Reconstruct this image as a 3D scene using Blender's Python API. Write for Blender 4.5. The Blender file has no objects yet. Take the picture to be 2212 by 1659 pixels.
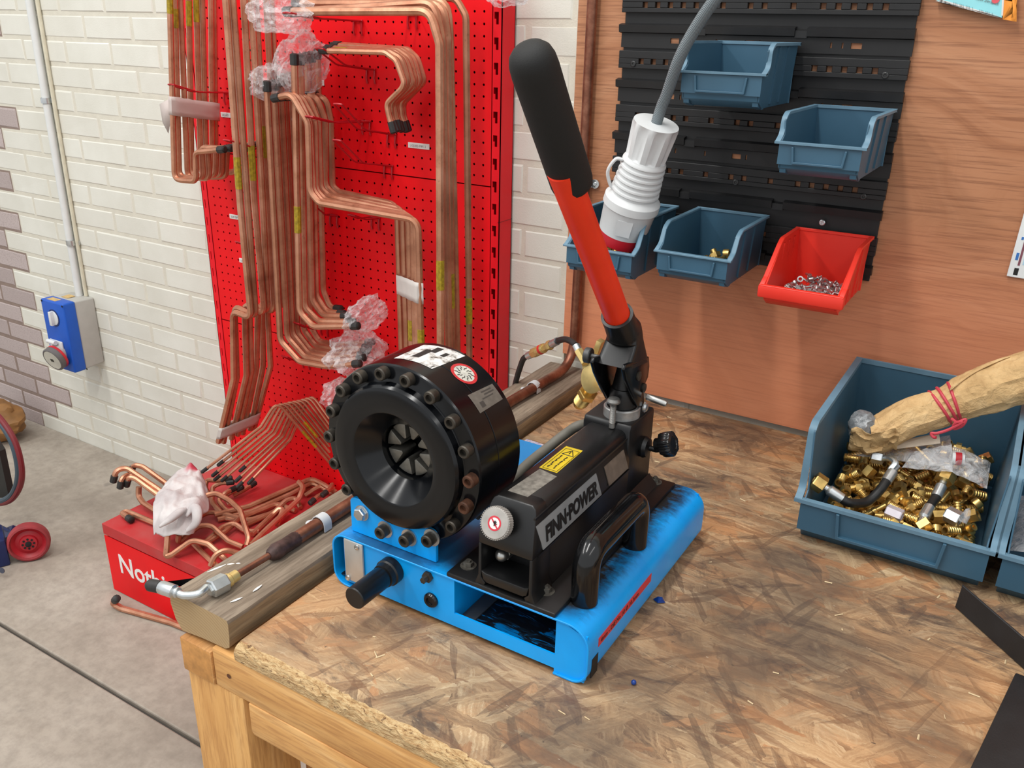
import bpy, bmesh, math, random
from mathutils import Vector, Matrix
from mathutils.bvhtree import BVHTree
rnd = random.Random(7)
PI = math.pi
SC = bpy.context.scene
COL = SC.collection
# ---------------------------------------------------------------- camera
RIGHT = Vector((0.8533046260474733, 0.5210149734786547, 0.02036203764406955))
UP = Vector((-0.21478240310576147, 0.315643926176275, 0.9242496584712059))
FWD = Vector((-0.47512075778910773, 0.7930399165736004, -0.38124527044783263))
FPX = 1874.671
EYE = Vector((0, -1.767, 1.5518))
cam = bpy.data.objects.new('camera', bpy.data.cameras.new('camera'))
COL.objects.link(cam)
cam.matrix_world = Matrix((
    (RIGHT.x, UP.x, -FWD.x, EYE.x), (RIGHT.y, UP.y, -FWD.y, EYE.y),
    (RIGHT.z, UP.z, -FWD.z, EYE.z), (0, 0, 0, 1)))
cam.data.sensor_width = 36
cam.data.sensor_fit = 'HORIZONTAL'
cam.data.lens = FPX / 2212 * 36
cam.data.clip_start = 0.02
SC.camera = cam
# ---------------------------------------------------------------- light
SC.view_settings.view_transform = 'Standard'
SC.view_settings.look = 'None'
SC.view_settings.gamma = 1
SC.view_settings.use_curve_mapping = False
SC.view_settings.exposure = 0.38
w = bpy.data.worlds.new('workshop_light')
SC.world = w
w.use_nodes = True
w.node_tree.nodes['Background'].inputs[0].default_value = (0.96, 0.98, 1.0, 1)
w.node_tree.nodes['Background'].inputs[1].default_value = 0.70

def area(name, loc, target, sx, sy, energy, col=(1, 1, 1)):
    l = bpy.data.lights.new(name, 'AREA')
    l.shape = 'RECTANGLE'; l.size = sx; l.size_y = sy
    l.energy = energy; l.color = col
    o = bpy.data.objects.new(name, l); COL.objects.link(o)
    o.location = loc
    o.rotation_euler = (Vector(target) - Vector(loc)).to_track_quat('-Z', 'Y').to_euler()
    return o
# rows of ceiling battens of the workshop
area('batten_light_left', (-2.8, -2.6, 3.9), (-2.8, -2.6, 0), 0.22, 3.4, 58, (1, 0.985, 0.95))
area('batten_light_middle', (-0.9, -1.9, 3.9), (-0.9, -1.9, 0), 0.22, 3.0, 52, (1, 0.985, 0.95))
area('batten_light_right', (1.6, -2.6, 3.9), (1.6, -2.6, 0), 0.22, 3.0, 16, (1, 0.985, 0.95))

# ---------------------------------------------------------------- helpers
def at(px, py, x=None, y=None, z=None):
    """world point seen at a photograph pixel, on the plane x=, y= or z="""
    d = RIGHT * ((px - 1106) / FPX) - UP * ((py - 829.5) / FPX) + FWD
    if y is not None: s = (y - EYE.y) / d.y
    elif z is not None: s = (z - EYE.z) / d.z
    else: s = (x - EYE.x) / d.x
    return EYE + d * s

def frame_of(d, ref=None):
    d = Vector(d).normalized()
    r = Vector(ref) if ref else (Vector((0, 0, 1)) if abs(d.z) < 0.9 else Vector((1, 0, 0)))
    a = r.cross(d).normalized()
    return a, d.cross(a), d

class MB:
    def __init__(s): s.v = []; s.f = []; s.m = []
    def add(s, vs, fs, m=0):
        n = len(s.v); s.v += [Vector(p) for p in vs]
        s.f += [[i + n for i in f] for f in fs]; s.m += [m] * len(fs); return s
    def box(s, x0, x1, y0, y1, z0, z1, m=0):
        vs = [(x, y, z) for z in (z0, z1) for y in (y0, y1) for x in (x0, x1)]
        return s.add(vs, [(0, 2, 3, 1), (4, 5, 7, 6), (0, 1, 5, 4), (2, 6, 7, 3), (0, 4, 6, 2), (1, 3, 7, 5)], m)
    def obox(s, c, size, mat, m=0):
        c = Vector(c); n = len(s.v); s.box(-size[0]/2, size[0]/2, -size[1]/2, size[1]/2, -size[2]/2, size[2]/2, m)
        for i in range(n, len(s.v)): s.v[i] = c + mat @ s.v[i]
        return s
    def prism(s, poly, axis, a0, a1, m=0):
        n = len(poly)
        def P(p, a):
            return {'x': (a, p[0], p[1]), 'y': (p[0], a, p[1]), 'z': (p[0], p[1], a)}[axis]
        vs = [P(p, a0) for p in poly] + [P(p, a1) for p in poly]
        fs = [list(range(n)), list(range(2*n-1, n-1, -1))] + [(i, n + i, n + (i+1) % n, (i+1) % n) for i in range(n)]
        return s.add(vs, fs, m)
    def lathe(s, prof, c, axis, n=24, m=0, ref=None, a0=0.0, closed=False):
        """prof: (radius, height) list along axis; radius 0 closes"""
        a, b, d = frame_of(axis, ref); c = Vector(c)
        vs = []; rows = []
        for r, h in prof:
            if r <= 1e-7: rows.append([len(vs)]); vs.append(c + d * h)
            else:
                row = []
                for i in range(n):
                    t = a0 + 2*PI*i/n
                    row.append(len(vs)); vs.append(c + d*h + (a*math.cos(t) + b*math.sin(t))*r)
                rows.append(row)
        fs = []
        R = list(zip(rows, rows[1:]))
        if closed: R.append((rows[-1], rows[0]))
        for p, q in R:
            if len(p) == 1 and len(q) == 1: continue
            for i in range(n):
                j = (i+1) % n
                if len(p) == 1: fs.append((p[0], q[i], q[j]))
                elif len(q) == 1: fs.append((p[i], p[j], q[0]))
                else: fs.append((p[i], p[j], q[j], q[i]))
        if not closed:
            if len(rows[0]) > 1: fs.append(rows[0][::-1])
            if len(rows[-1]) > 1: fs.append(rows[-1])
        return s.add(vs, fs, m)
    def cyl(s, p, q, r, n=16, m=0, r2=None):
        p = Vector(p); q = Vector(q)
        return s.lathe([(r, 0), (r if r2 is None else r2, (q-p).length)], p, q-p, n, m)
    def tube(s, pts, r, n=8, m=0, caps=True, flat=None):
        pts = [Vector(p) for p in pts]; k = len(pts)
        rs = r if isinstance(r, (list, tuple)) else [r]*k
        t0 = (pts[1]-pts[0]).normalized(); a, b, _ = frame_of(t0)
        vs = []
        for i in range(k):
            t = (pts[min(i+1, k-1)] - pts[max(i-1, 0)])
            if t.length < 1e-9: t = t0
            t.normalize()
            a = (a - t * a.dot(t)).normalized(); b = t.cross(a)
            for j in range(n):
                g = 2*PI*j/n
                vs.append(pts[i] + (a*math.cos(g) + b*math.sin(g)*(flat or 1))*rs[i])
        fs = [(i*n+j, i*n+(j+1) % n, (i+1)*n+(j+1) % n, (i+1)*n+j) for i in range(k-1) for j in range(n)]
        if caps: fs += [list(range(n))[::-1], list(range((k-1)*n, k*n))]
        return s.add(vs, fs, m)
    def ball(s, c, r, n=12, m=0, axis=(0, 0, 1), sq=1.0):
        k = max(4, n//2)
        return s.lathe([(r*math.sin(PI*i/k), -r*sq*math.cos(PI*i/k)) for i in range(k+1)], c, axis, n, m)
    def build(s, name, mats, parent=None, smooth=32, bevel=0, seg=2, recalc=True, origin=None):
        me = bpy.data.meshes.new(name)
        if parent is not None: off = wloc(parent)
        elif origin is not None: off = Vector(origin)
        else:
            lo = [min(v[i] for v in s.v) for i in range(3)]; hi = [max(v[i] for v in s.v) for i in range(3)]
            off = Vector(((lo[0]+hi[0])/2, (lo[1]+hi[1])/2, lo[2]))
        me.from_pydata([tuple(v - off) for v in s.v], [], s.f)
        if not isinstance(mats, (list, tuple)): mats = [mats]
        for mt in mats: me.materials.append(mt)
        for p, i in zip(me.polygons, s.m): p.material_index = i
        if recalc or bevel:
            bm = bmesh.new(); bm.from_mesh(me)
            bmesh.ops.recalc_face_normals(bm, faces=bm.faces)
            if bevel:
                es = [e for e in bm.edges if len(e.link_faces) == 2 and e.calc_face_angle(0) > 0.6]
                bmesh.ops.bevel(bm, geom=es, offset=bevel, segments=seg, affect='EDGES', profile=0.5, clamp_overlap=True)
            bm.to_mesh(me); bm.free()
        if smooth:
            me.shade_smooth(); me.set_sharp_from_angle(angle=math.radians(smooth))
        o = bpy.data.objects.new(name, me); COL.objects.link(o)
        if parent is not None: o.parent = parent
        else: o.location = off
        return o

def wloc(o):
    p = Vector((0, 0, 0))
    while o is not None: p += o.location; o = o.parent
    return p

def tag(o, label, cat, group=None, kind=None):
    o['label'] = label; o['category'] = cat
    if group: o['group'] = group
    if kind: o['kind'] = kind
    return o

def thing(name, label, cat, loc=(0, 0, 0), group=None):
    o = bpy.data.objects.new(name, None); COL.objects.link(o)
    o.location = loc; o.empty_display_size = 0.02
    return tag(o, label, cat, group)

def structure(o): o['kind'] = 'structure'; return o

def dup(o, parent=None):
    c = o.copy(); COL.objects.link(c)
    if parent is not None: c.parent = parent
    for ch in list(o.children): dup(ch, c)
    return c

def fillet(pts, rad, k=5):
    pts = [Vector(p) for p in pts]
    out = [pts[0]]
    for i in range(1, len(pts)-1):
        p, q, s_ = pts[i-1], pts[i], pts[i+1]
        u = (p-q); v = (s_-q); lu, lv = u.length, v.length
        if lu < 1e-6 or lv < 1e-6: continue
        u /= lu; v /= lv
        ang = math.acos(max(-1, min(1, u.dot(v))))
        if ang > 3.05: out.append(q); continue
        t = min(rad / max(math.tan(ang/2), 1e-3), lu*0.48, lv*0.48)
        A = q + u*t; B = q + v*t
        for j in range(k+1):
            f = j/k
            out.append(A*(1-f)**2 + q*2*f*(1-f) + B*f*f)
    out.append(pts[-1]); return out

def lerp(a, b, t): return a + (b-a)*t

def spline(pts, k=6):
    pts = [Vector(p) for p in pts]; out = []
    P = [pts[0]*2-pts[1]] + pts + [pts[-1]*2-pts[-2]]
    for i in range(1, len(P)-2):
        a, b, c, d = P[i-1], P[i], P[i+1], P[i+2]
        for j in range(k):
            t = j/k
            out.append(0.5*((2*b) + (c-a)*t + (2*a-5*b+4*c-d)*t*t + (3*b-a-3*c+d)*t**3))
    out.append(pts[-1]); return out

# ---------------------------------------------------------------- materials
class NT:
    def __init__(s, name):
        s.mat = bpy.data.materials.new(name); s.mat.use_nodes = True
        s.t = s.mat.node_tree; s.n = s.t.nodes; s.b = s.n['Principled BSDF']
    def new(s, typ, **kw):
        n = s.n.new(typ)
        for k, v in kw.items():
            if k.startswith('i_'):
                n.inputs[k[2:].replace('_', ' ')].default_value = v
            else: setattr(n, k, v)
        return n
    def link(s, a, b): s.t.links.new(a, b)
    def coord(s, kind='Object', scale=(1, 1, 1), rot=(0, 0, 0), loc=(0, 0, 0)):
        tc = s.new('ShaderNodeTexCoord'); mp = s.new('ShaderNodeMapping')
        mp.inputs['Scale'].default_value = scale; mp.inputs['Rotation'].default_value = rot; mp.inputs['Location'].default_value = loc
        s.link(tc.outputs[kind], mp.inputs[0]); return mp.outputs[0]
    def pos(s, scale=(1, 1, 1), rot=(0, 0, 0)):
        g = s.new('ShaderNodeNewGeometry'); mp = s.new('ShaderNodeMapping')
        mp.inputs['Scale'].default_value = scale; mp.inputs['Rotation'].default_value = rot
        s.link(g.outputs['Position'], mp.inputs[0]); return mp.outputs[0]
    def noise(s, vec, scale, detail=4, rough=0.55, dist=0.0):
        n = s.new('ShaderNodeTexNoise'); n.inputs['Scale'].default_value = scale
        n.inputs['Detail'].default_value = detail; n.inputs['Roughness'].default_value = rough
        n.inputs['Distortion'].default_value = dist
        if vec is not None: s.link(vec, n.inputs['Vector'])
        return n.outputs['Fac']
    def ramp(s, fac, stops, interp='LINEAR'):
        r = s.new('ShaderNodeValToRGB'); e = r.color_ramp.elements; r.color_ramp.interpolation = interp
        while len(e) < len(stops): e.new(0.5)
        for el, (p, c) in zip(e, stops):
            el.position = p; el.color = c if len(c) == 4 else (*c, 1)
        s.link(fac, r.inputs[0]); return r.outputs[0]
    def mix(s, fac, a, b, mode='MIX'):
        m = s.new('ShaderNodeMix', data_type='RGBA', blend_type=mode)
        for sock, v in ((m.inputs[0], fac), (m.inputs[6], a), (m.inputs[7], b)):
            if hasattr(v, 'is_linked') or hasattr(v, 'node'): s.link(v, sock)
            elif isinstance(v, (int, float)): sock.default_value = v
            else: sock.default_value = (*v, 1) if len(v) == 3 else v
        return m.outputs[2]
    def math(s, op, a, b=0.0, c=None):
        m = s.new('ShaderNodeMath', operation=op)
        for i, v in enumerate((a, b, c)):
            if v is None: continue
            if hasattr(v, 'node'): s.link(v, m.inputs[i])
            else: m.inputs[i].default_value = v
        return m.outputs[0]
    def bump(s, h, strength=0.3, dist=0.002):
        b = s.new('ShaderNodeBump'); b.inputs['Strength'].default_value = strength; b.inputs['Distance'].default_value = dist
        s.link(h, b.inputs['Height']); s.link(b.outputs[0], s.b.inputs['Normal'])
    def set(s, col=None, rough=None, metal=None, **kw):
        for k, v in (('Base Color', col), ('Roughness', rough), ('Metallic', metal)):
            if v is None: continue
            if hasattr(v, 'node'): s.link(v, s.b.inputs[k])
            elif isinstance(v, (int, float)): s.b.inputs[k].default_value = v
            else: s.b.inputs[k].default_value = (*v, 1)
        for k, v in kw.items(): s.b.inputs[k.replace('_', ' ')].default_value = v
        return s.mat

def lin(r, g, b):
    f = lambda c: (c/255/12.92 if c/255 <= 0.04045 else ((c/255+0.055)/1.055)**2.4)
    return (f(r), f(g), f(b))

def plain(name, col, rough=0.5, metal=0.0, var=0.12, scale=30, bump=0.0, bscale=200, **kw):
    """paint, plastic or metal with a little grain and wear"""
    m = NT(name); v = m.coord('Object')
    n = m.noise(v, scale, 5)
    c = m.mix(m.ramp(n, [(0.3, (0, 0, 0)), (0.75, (1, 1, 1))]), tuple(x*(1-var) for x in col), tuple(min(1, x*(1+var)) for x in col))
    rr = m.math('ADD', m.math('MULTIPLY', n, 0.2), rough-0.1)
    mt = m.set(c, rr, metal, **kw)
    if bump: m.bump(m.noise(v, bscale, 3), bump, 0.001)
    return mt
MAT = {}
# ---------------------------------------------------------------- material set
def mk_copper():
    m = NT('copper'); v = m.coord('Object'); oi = m.new('ShaderNodeObjectInfo')
    n = m.noise(v, 18, 6, 0.6); n2 = m.noise(v, 140, 3)
    base = m.ramp(n, [(0.28, (0.42, 0.18, 0.105)), (0.5, (0.64, 0.31, 0.19)), (0.72, (0.78, 0.43, 0.29))])
    dark = m.mix(m.math('MULTIPLY', oi.outputs['Random'], 0.45), base, (0.36, 0.155, 0.09))
    spots = m.ramp(n2, [(0.62, (0, 0, 0)), (0.72, (1, 1, 1))])
    c = m.mix(m.math('MULTIPLY', spots, 0.35), dark, (0.16, 0.07, 0.05))
    return m.set(c, m.math('ADD', m.math('MULTIPLY', n, 0.25), 0.28), 0.80)
COPPER = mk_copper()

def mk_brick(paint):
    m = NT('painted brick' if paint else 'bare brick'); v = m.pos(); oi = m.new('ShaderNodeObjectInfo')
    n = m.noise(v, 260, 4, 0.7); n2 = m.noise(v, 5, 4, 0.6)
    if paint:
        a = m.mix(m.ramp(n2, [(0.35, (0, 0, 0)), (0.7, (1, 1, 1))]), lin(224, 223, 213), lin(212, 210, 198))
        a = m.mix(m.math('MULTIPLY', oi.outputs['Random'], 0.3), a, lin(211, 207, 196))
        sc = m.noise(m.pos((1, 1, 0.5)), 22, 6, 0.75)
        a = m.mix(m.ramp(sc, [(0.70, (0, 0, 0)), (0.80, (0.55, 0.55, 0.55))]), a, lin(165, 152, 140))
        r = 0.62
    else:
        a = m.mix(oi.outputs['Random'], lin(190, 176, 173), lin(172, 158, 155))
        a = m.mix(m.ramp(n, [(0.3, (1, 1, 1)), (0.5, (0, 0, 0))]), a, lin(150, 136, 132)); r = 0.85
    m.bump(n, 0.35, 0.0015)
    return m.set(a, r)
BRICK_W = mk_brick(True); BRICK_B = mk_brick(False)
MORTAR_W = plain('painted mortar', lin(212, 207, 192), 0.7, var=0.06, bump=0.6, bscale=300)
MORTAR_B = plain('bare mortar', lin(140, 122, 112), 0.9, var=0.12, bump=0.6, bscale=300)

def mk_red(name, col=(0.66, 0.006, 0.012), dust=0.0):
    m = NT(name); v = m.coord('Object'); n = m.noise(v, 6, 5)
    c = m.mix(m.ramp(n, [(0.3, (0, 0, 0)), (0.7, (1, 1, 1))]), col, tuple(x*0.86 for x in col))
    if dust:
        d = m.ramp(m.noise(v, 4.5, 6, 0.65), [(0.35, (0, 0, 0)), (0.7, (dust, dust, dust))])
        c = m.mix(d, c, lin(165, 110, 105))
    m.bump(m.noise(v, 600, 2), 0.05, 0.0005)
    m.set(c, 0.48); m.b.inputs['Specular IOR Level'].default_value = 0.28
    return m.mat
RED = mk_red('red powder coat', (0.86, 0.002, 0.007)); RED_DUSTY = mk_red('dusty red powder coat', (0.55, 0.012, 0.018), 0.45)
RED_SIDE = mk_red('red upright coat', (0.86, 0.006, 0.016))

def mk_floor():
    m = NT('concrete'); v = m.pos()
    n = m.noise(v, 2.2, 7, 0.62); n2 = m.noise(v, 30, 5, 0.7); n3 = m.noise(v, 9, 3)
    c = m.ramp(n, [(0.3, lin(132, 122, 110)), (0.5, lin(163, 153, 140)), (0.72, lin(181, 172, 160))])
    c = m.mix(m.math('MULTIPLY', m.ramp(n2, [(0.35, (1, 1, 1)), (0.6, (0, 0, 0))]), 0.35), c, lin(112, 103, 93))
    c = m.mix(m.ramp(n3, [(0.68, (0, 0, 0)), (0.74, (0.5, 0.5, 0.5))]), c, lin(100, 95, 90))
    m.bump(n2, 0.12, 0.002)
    return m.set(c, 0.75)
CONCRETE = mk_floor()

def mk_wood(name, cols, along='x', scale=1.0, rough=0.6, ring=18, rand=0.0, knots=False):
    """grain runs along the named world axis"""
    m = NT(name)
    k = {'x': (1.1, 14, 14), 'y': (14, 1.1, 14), 'z': (14, 14, 1.1)}[along]
    v = m.pos(tuple(c*scale for c in k))
    n = m.noise(v, 1.6, 6, 0.62, 0.9); f = m.noise(m.pos(tuple(c*scale*5 for c in k)), 3.0, 4, 0.6)
    c = m.ramp(n, [(0.3, cols[0]), (0.5, cols[1]), (0.68, cols[2])])
    c = m.mix(m.math('MULTIPLY', m.ramp(f, [(0.38, (1, 1, 1)), (0.55, (0, 0, 0))]), 0.4), c, cols[3])
    if rand:
        oi = m.new('ShaderNodeObjectInfo'); c = m.mix(m.math('MULTIPLY', oi.outputs['Random'], rand), c, cols[0])
    m.bump(f, 0.2, 0.001)
    return m.set(c, rough)
PINE_X = mk_wood('pine along x', [lin(196, 140, 78), lin(216, 163, 98), lin(228, 184, 124), lin(150, 95, 50)], 'x')
PINE_Z = mk_wood('pine upright', [lin(196, 142, 80), lin(218, 166, 100), lin(228, 184, 122), lin(158, 104, 55)], 'z')
PINE_Y = mk_wood('pine along y', [lin(180, 122, 66), lin(205, 148, 86), lin(220, 170, 108), lin(140, 88, 45)], 'y')
TIMBER = mk_wood('weathered timber', [lin(98, 83, 68), lin(133, 117, 100), lin(156, 141, 122), lin(80, 66, 52)], 'y', 1.3, 0.8)
TIMBER_SIDE = mk_wood('timber side', [lin(112, 90, 64), lin(148, 122, 90), lin(168, 144, 110), lin(92, 72, 52)], 'y', 1.2, 0.8)
def mk_endgrain():
    m = NT('end grain'); g = m.new('ShaderNodeNewGeometry'); mp = m.new('ShaderNodeMapping')
    mp.inputs['Location'].default_value = (0.93, 1.13, -0.66); m.link(g.outputs['Position'], mp.inputs[0])
    wv = m.new('ShaderNodeTexWave', wave_type='RINGS', rings_direction='Y'); m.link(mp.outputs[0], wv.inputs['Vector'])
    wv.inputs['Scale'].default_value = 62; wv.inputs['Distortion'].default_value = 2.2; wv.inputs['Detail'].default_value = 3
    n = m.noise(m.pos(), 60, 5)
    c = m.mix(wv.outputs['Fac'], lin(180, 152, 110), lin(160, 130, 92))
    c = m.mix(m.math('MULTIPLY', n, 0.5), c, lin(178, 156, 120))
    return m.set(c, 0.85)
ENDGRAIN = mk_endgrain()

def mk_ply():
    m = NT('red faced plywood')
    g = m.new('ShaderNodeNewGeometry'); sx = m.new('ShaderNodeSeparateXYZ'); m.link(g.outputs['Position'], sx.inputs[0])
    warp = m.noise(m.pos((1.3, 1, 1.3)), 1.5, 2, 0.4)
    zz = m.math('ADD', sx.outputs[2], m.math('MULTIPLY', warp, 0.8))
    cb = m.new('ShaderNodeCombineXYZ'); m.link(m.math('MULTIPLY', sx.outputs[0], 0.42), cb.inputs[0]); m.link(m.math('MULTIPLY', zz, 13), cb.inputs[2])
    n = m.noise(cb.outputs[0], 1.5, 6, 0.62)
    f = m.noise(m.pos((5, 5, 150)), 1.5, 5, 0.65)
    c = m.ramp(n, [(0.24, lin(138, 86, 56)), (0.42, lin(174, 117, 80)), (0.58, lin(186, 130, 93)), (0.75, lin(196, 142, 104))])
    c = m.mix(m.math('MULTIPLY', m.ramp(f, [(0.36, (1, 1, 1)), (0.52, (0, 0, 0))]), 0.5), c, lin(112, 64, 40))
    red = m.new('ShaderNodeMapRange'); red.inputs[1].default_value = 1.25; red.inputs[2].default_value = 0.95; m.link(sx.outputs[2], red.inputs[0])
    c = m.mix(m.math('MULTIPLY', red.outputs[0], 0.55), c, lin(240, 150, 110))  # colour of the lower part reddened and lightened to offset the weaker light there
    m.bump(f, 0.12, 0.001)
    return m.set(c, 0.55)
PLY = mk_ply()

def mk_osb():
    m = NT('oriented strand board')
    wob = m.noise(m.pos(), 22, 5, 0.7); wo2 = m.noise(m.pos((1, 1, 1), (0, 0, 1)), 29, 5, 0.7)
    def layer(ang, sc, seed, sx=8.0, sy=50.0, warp=0.02, rag=0.05):
        g = m.new('ShaderNodeNewGeometry'); mp = m.new('ShaderNodeMapping', vector_type='POINT')
        mp.inputs['Rotation'].default_value = (0, 0, ang); mp.inputs['Location'].default_value = (seed*1.37, seed*0.71, 0)
        ad = m.new('ShaderNodeVectorMath', operation='ADD'); m.link(g.outputs['Position'], ad.inputs[0])
        cw = m.new('ShaderNodeCombineXYZ'); m.link(m.math('MULTIPLY', wob, warp), cw.inputs[0]); m.link(m.math('MULTIPLY', wo2, warp), cw.inputs[1]); m.link(cw.outputs[0], ad.inputs[1])
        m.link(ad.outputs[0], mp.inputs[0])
        gr = m.new('ShaderNodeMapping'); gr.inputs['Scale'].default_value = (16, 300, 1); m.link(mp.outputs[0], gr.inputs[0])
        fib = m.noise(gr.outputs[0], 1, 6, 0.74)
        rg = m.new('ShaderNodeVectorMath', operation='ADD'); m.link(mp.outputs[0], rg.inputs[0]); cr = m.new('ShaderNodeCombineXYZ'); m.link(m.math('MULTIPLY', fib, rag), cr.inputs[0]); m.link(cr.outputs[0], rg.inputs[1])
        ms = m.new('ShaderNodeMapping'); ms.inputs['Scale'].default_value = (sx*sc, sy*sc, 1); m.link(rg.outputs[0], ms.inputs[0])
        vo = m.new('ShaderNodeTexVoronoi', voronoi_dimensions='2D'); vo.inputs['Scale'].default_value = 1.0; m.link(ms.outputs[0], vo.inputs['Vector'])
        sep = m.new('ShaderNodeSeparateColor'); m.link(vo.outputs['Color'], sep.inputs[0])
        return fib, sep
    base = None
    for ang, sc, seed, thr in [(0.1, .7, 0, 0), (0.5, .8, 3, .45), (-0.35, .9, 7, .5), (1.1, 1.0, 11, .6), (-0.9, 1.1, 17, .62), (0.0, 1.2, 23, .55)]:
        fib, sep = layer(ang, sc, seed)
        v = m.math('ADD', m.math('MULTIPLY', sep.outputs[0], 0.42), m.math('MULTIPLY', m.math('SUBTRACT', fib, 0.5), 1.5)); v = m.math('ADD', v, 0.30)
        col = m.ramp(v, [(0.05, lin(84, 64, 48)), (0.25, lin(132, 104, 78)), (0.45, lin(166, 136, 102)), (0.62, lin(188, 158, 120)), (0.8, lin(208, 182, 144)), (0.95, lin(222, 202, 168))])
        tint = m.ramp(sep.outputs[2], [(0.70, (0, 0, 0)), (0.95, (0.55, 0.55, 0.55))])
        col = m.mix(tint, col, lin(196, 128, 76), 'MULTIPLY' if False else 'MIX')
        soft = m.math('ADD', sep.outputs[1], m.math('MULTIPLY', fib, 0.4))
        base = col if base is None else m.mix(m.ramp(soft, [(thr+.16, (0, 0, 0)), (thr+0.30, (0.9, 0.9, 0.9))]), base, col)
    # odd dark strands lying at all angles
    for ang, sc, seed, thr, c in [(0.9, 1.15, 31, .93, (74, 56, 46)), (-0.75, 1.2, 37, .94, (86, 62, 48)), (1.9, 1.3, 41, .95, (80, 62, 52)), (0.2, 1.3, 43, .90, (104, 70, 50))]:
        fib, sep = layer(ang, sc, seed, 12.0, 85.0, .006, .02)
        base = m.mix(m.math('MULTIPLY', m.ramp(sep.outputs[1], [(thr, (0, 0, 0)), (thr+.01, (0.8, 0.8, 0.8))]), m.ramp(fib, [(0.3, (1, 1, 1)), (0.66, (0.35,)*3)])), base, lin(*c))
    hue = m.noise(m.pos(), 2.0, 4)
    base = m.mix(m.ramp(hue, [(0.42, (0, 0, 0)), (0.72, (0.5, 0.5, 0.5))]), base, lin(198, 140, 88))
    stain = m.noise(m.pos((1, 1.3, 1)), 2.7, 7, 0.64)
    base = m.mix(m.ramp(stain, [(0.36, (0.78,)*3), (0.56, (0, 0, 0))]), base, lin(78, 68, 60))
    s2 = m.noise(m.pos((5, 13, 1), (0, 0, 0.3)), 1.7, 7, 0.74, 0.7)
    base = m.mix(m.ramp(s2, [(0.54, (0, 0, 0)), (0.66, (0.75, 0.75, 0.75))]), base, lin(72, 60, 54))
    fl = m.noise(m.pos((30, 110, 1), (0, 0, 0.5)), 1.6, 5, 0.75)
    base = m.mix(m.ramp(fl, [(0.66, (0, 0, 0)), (0.73, (0.75, 0.75, 0.75))]), base, lin(222, 206, 178))
    sp = m.noise(m.pos(), 80, 4, 0.7)
    base = m.mix(m.ramp(sp, [(0.68, (0, 0, 0)), (0.72, (0.8, 0.8, 0.8))]), base, lin(52, 42, 38))
    m.bump(fib, 0.25, 0.0012)
    return m.set(base, 0.55)
OSB = mk_osb()
def mk_osbedge():
    m = NT('strand board edge'); n = m.noise(m.pos((45, 90, 300), (0.5, 0, 0)), 1.6, 5, 0.75); n2 = m.noise(m.pos((70, 120, 160)), 1.5, 4, 0.7)
    c = m.ramp(n, [(0.3, lin(128, 92, 56)), (0.45, lin(180, 144, 98)), (0.6, lin(208, 180, 134)), (0.8, lin(168, 124, 78))])
    c = m.mix(m.ramp(n2, [(0.60, (0, 0, 0)), (0.66, (0.85,)*3)]), c, lin(92, 58, 34))
    m.bump(n2, 0.9, 0.004); return m.set(c, 0.85)
OSB_EDGE = mk_osbedge()

BLACK = plain('black enamel', (0.0032, 0.0038, 0.0050), 0.2, var=0.3, scale=9, Specular_IOR_Level=0.38)
BLACK_DIRTY = plain('greasy black casting', (0.0058, 0.0060, 0.0066), 0.38, var=0.55, scale=14, bump=0.08, bscale=60)
BLACK_GLOSS = plain('gloss black plastic', (0.006, 0.006, 0.0065), 0.16, var=0.5, scale=20)
RUBBER = plain('matt black foam', (0.0065, 0.0065, 0.0064), 0.75, var=0.25, scale=18, bump=0.25, bscale=700)
BOLT_BLACK = plain('blackened steel bolt', (0.060, 0.052, 0.042), 0.45, 0.6, var=0.5, scale=60)
BOLT_RUST = plain('rusty bolt', (0.09, 0.035, 0.017), 0.7, 0.3, var=0.6, scale=90)
STEEL = plain('bright steel', (0.55, 0.55, 0.53), 0.32, 0.95, var=0.15, scale=40)
ZINC = plain('zinc plated steel', (0.62, 0.65, 0.66), 0.3, 0.9, var=0.12, scale=60)
ALU = plain('aluminium sheet', (0.56, 0.55, 0.52), 0.45, 0.6, var=0.12, scale=20)
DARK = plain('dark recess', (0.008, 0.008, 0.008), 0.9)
BRASS = plain('brass', (0.68, 0.46, 0.155), 0.30, 0.88, var=0.4, scale=40)
BRASS_DULL = plain('dull brass', (0.72, 0.54, 0.22), 0.42, 0.75, var=0.2, scale=30)
CAP = plain('black vinyl cap', (0.02, 0.019, 0.018), 0.55, var=0.5, scale=60)
YELLOW = plain('yellow label', lin(158, 134, 26), 0.45, var=0.4, scale=120)
WHITE_PLASTIC = plain('white plastic', lin(214, 216, 216), 0.42, var=0.04)
GREY_PLASTIC = plain('grey plastic', lin(176, 174, 168), 0.5, var=0.05)
LABEL_W = plain('white label', lin(226, 224, 220), 0.5, var=0.04)
INK = plain('black ink', (0.008, 0.008, 0.008), 0.55)
INK_FADED = plain('faded ink', lin(120, 118, 118), 0.6)
BIN_BLUE = plain('blue grey bin plastic', lin(56, 93, 115), 0.45, var=0.1, scale=7, bump=0.05, bscale=500)
BIN_RIM = plain('worn blue grey rim', lin(98, 132, 152), 0.5, var=0.12, scale=30)
BIN_RED = plain('orange red bin plastic', (0.80, 0.035, 0.018), 0.42, var=0.06, scale=7)
LOUVRE = plain('black panel plastic', (0.0085, 0.0085, 0.0092), 0.48, var=0.4, scale=9, bump=0.05, bscale=300)
PAPER_W = plain('white masking tape', lin(206, 200, 194), 0.7, var=0.06, scale=25, bump=0.2, bscale=60)

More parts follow.
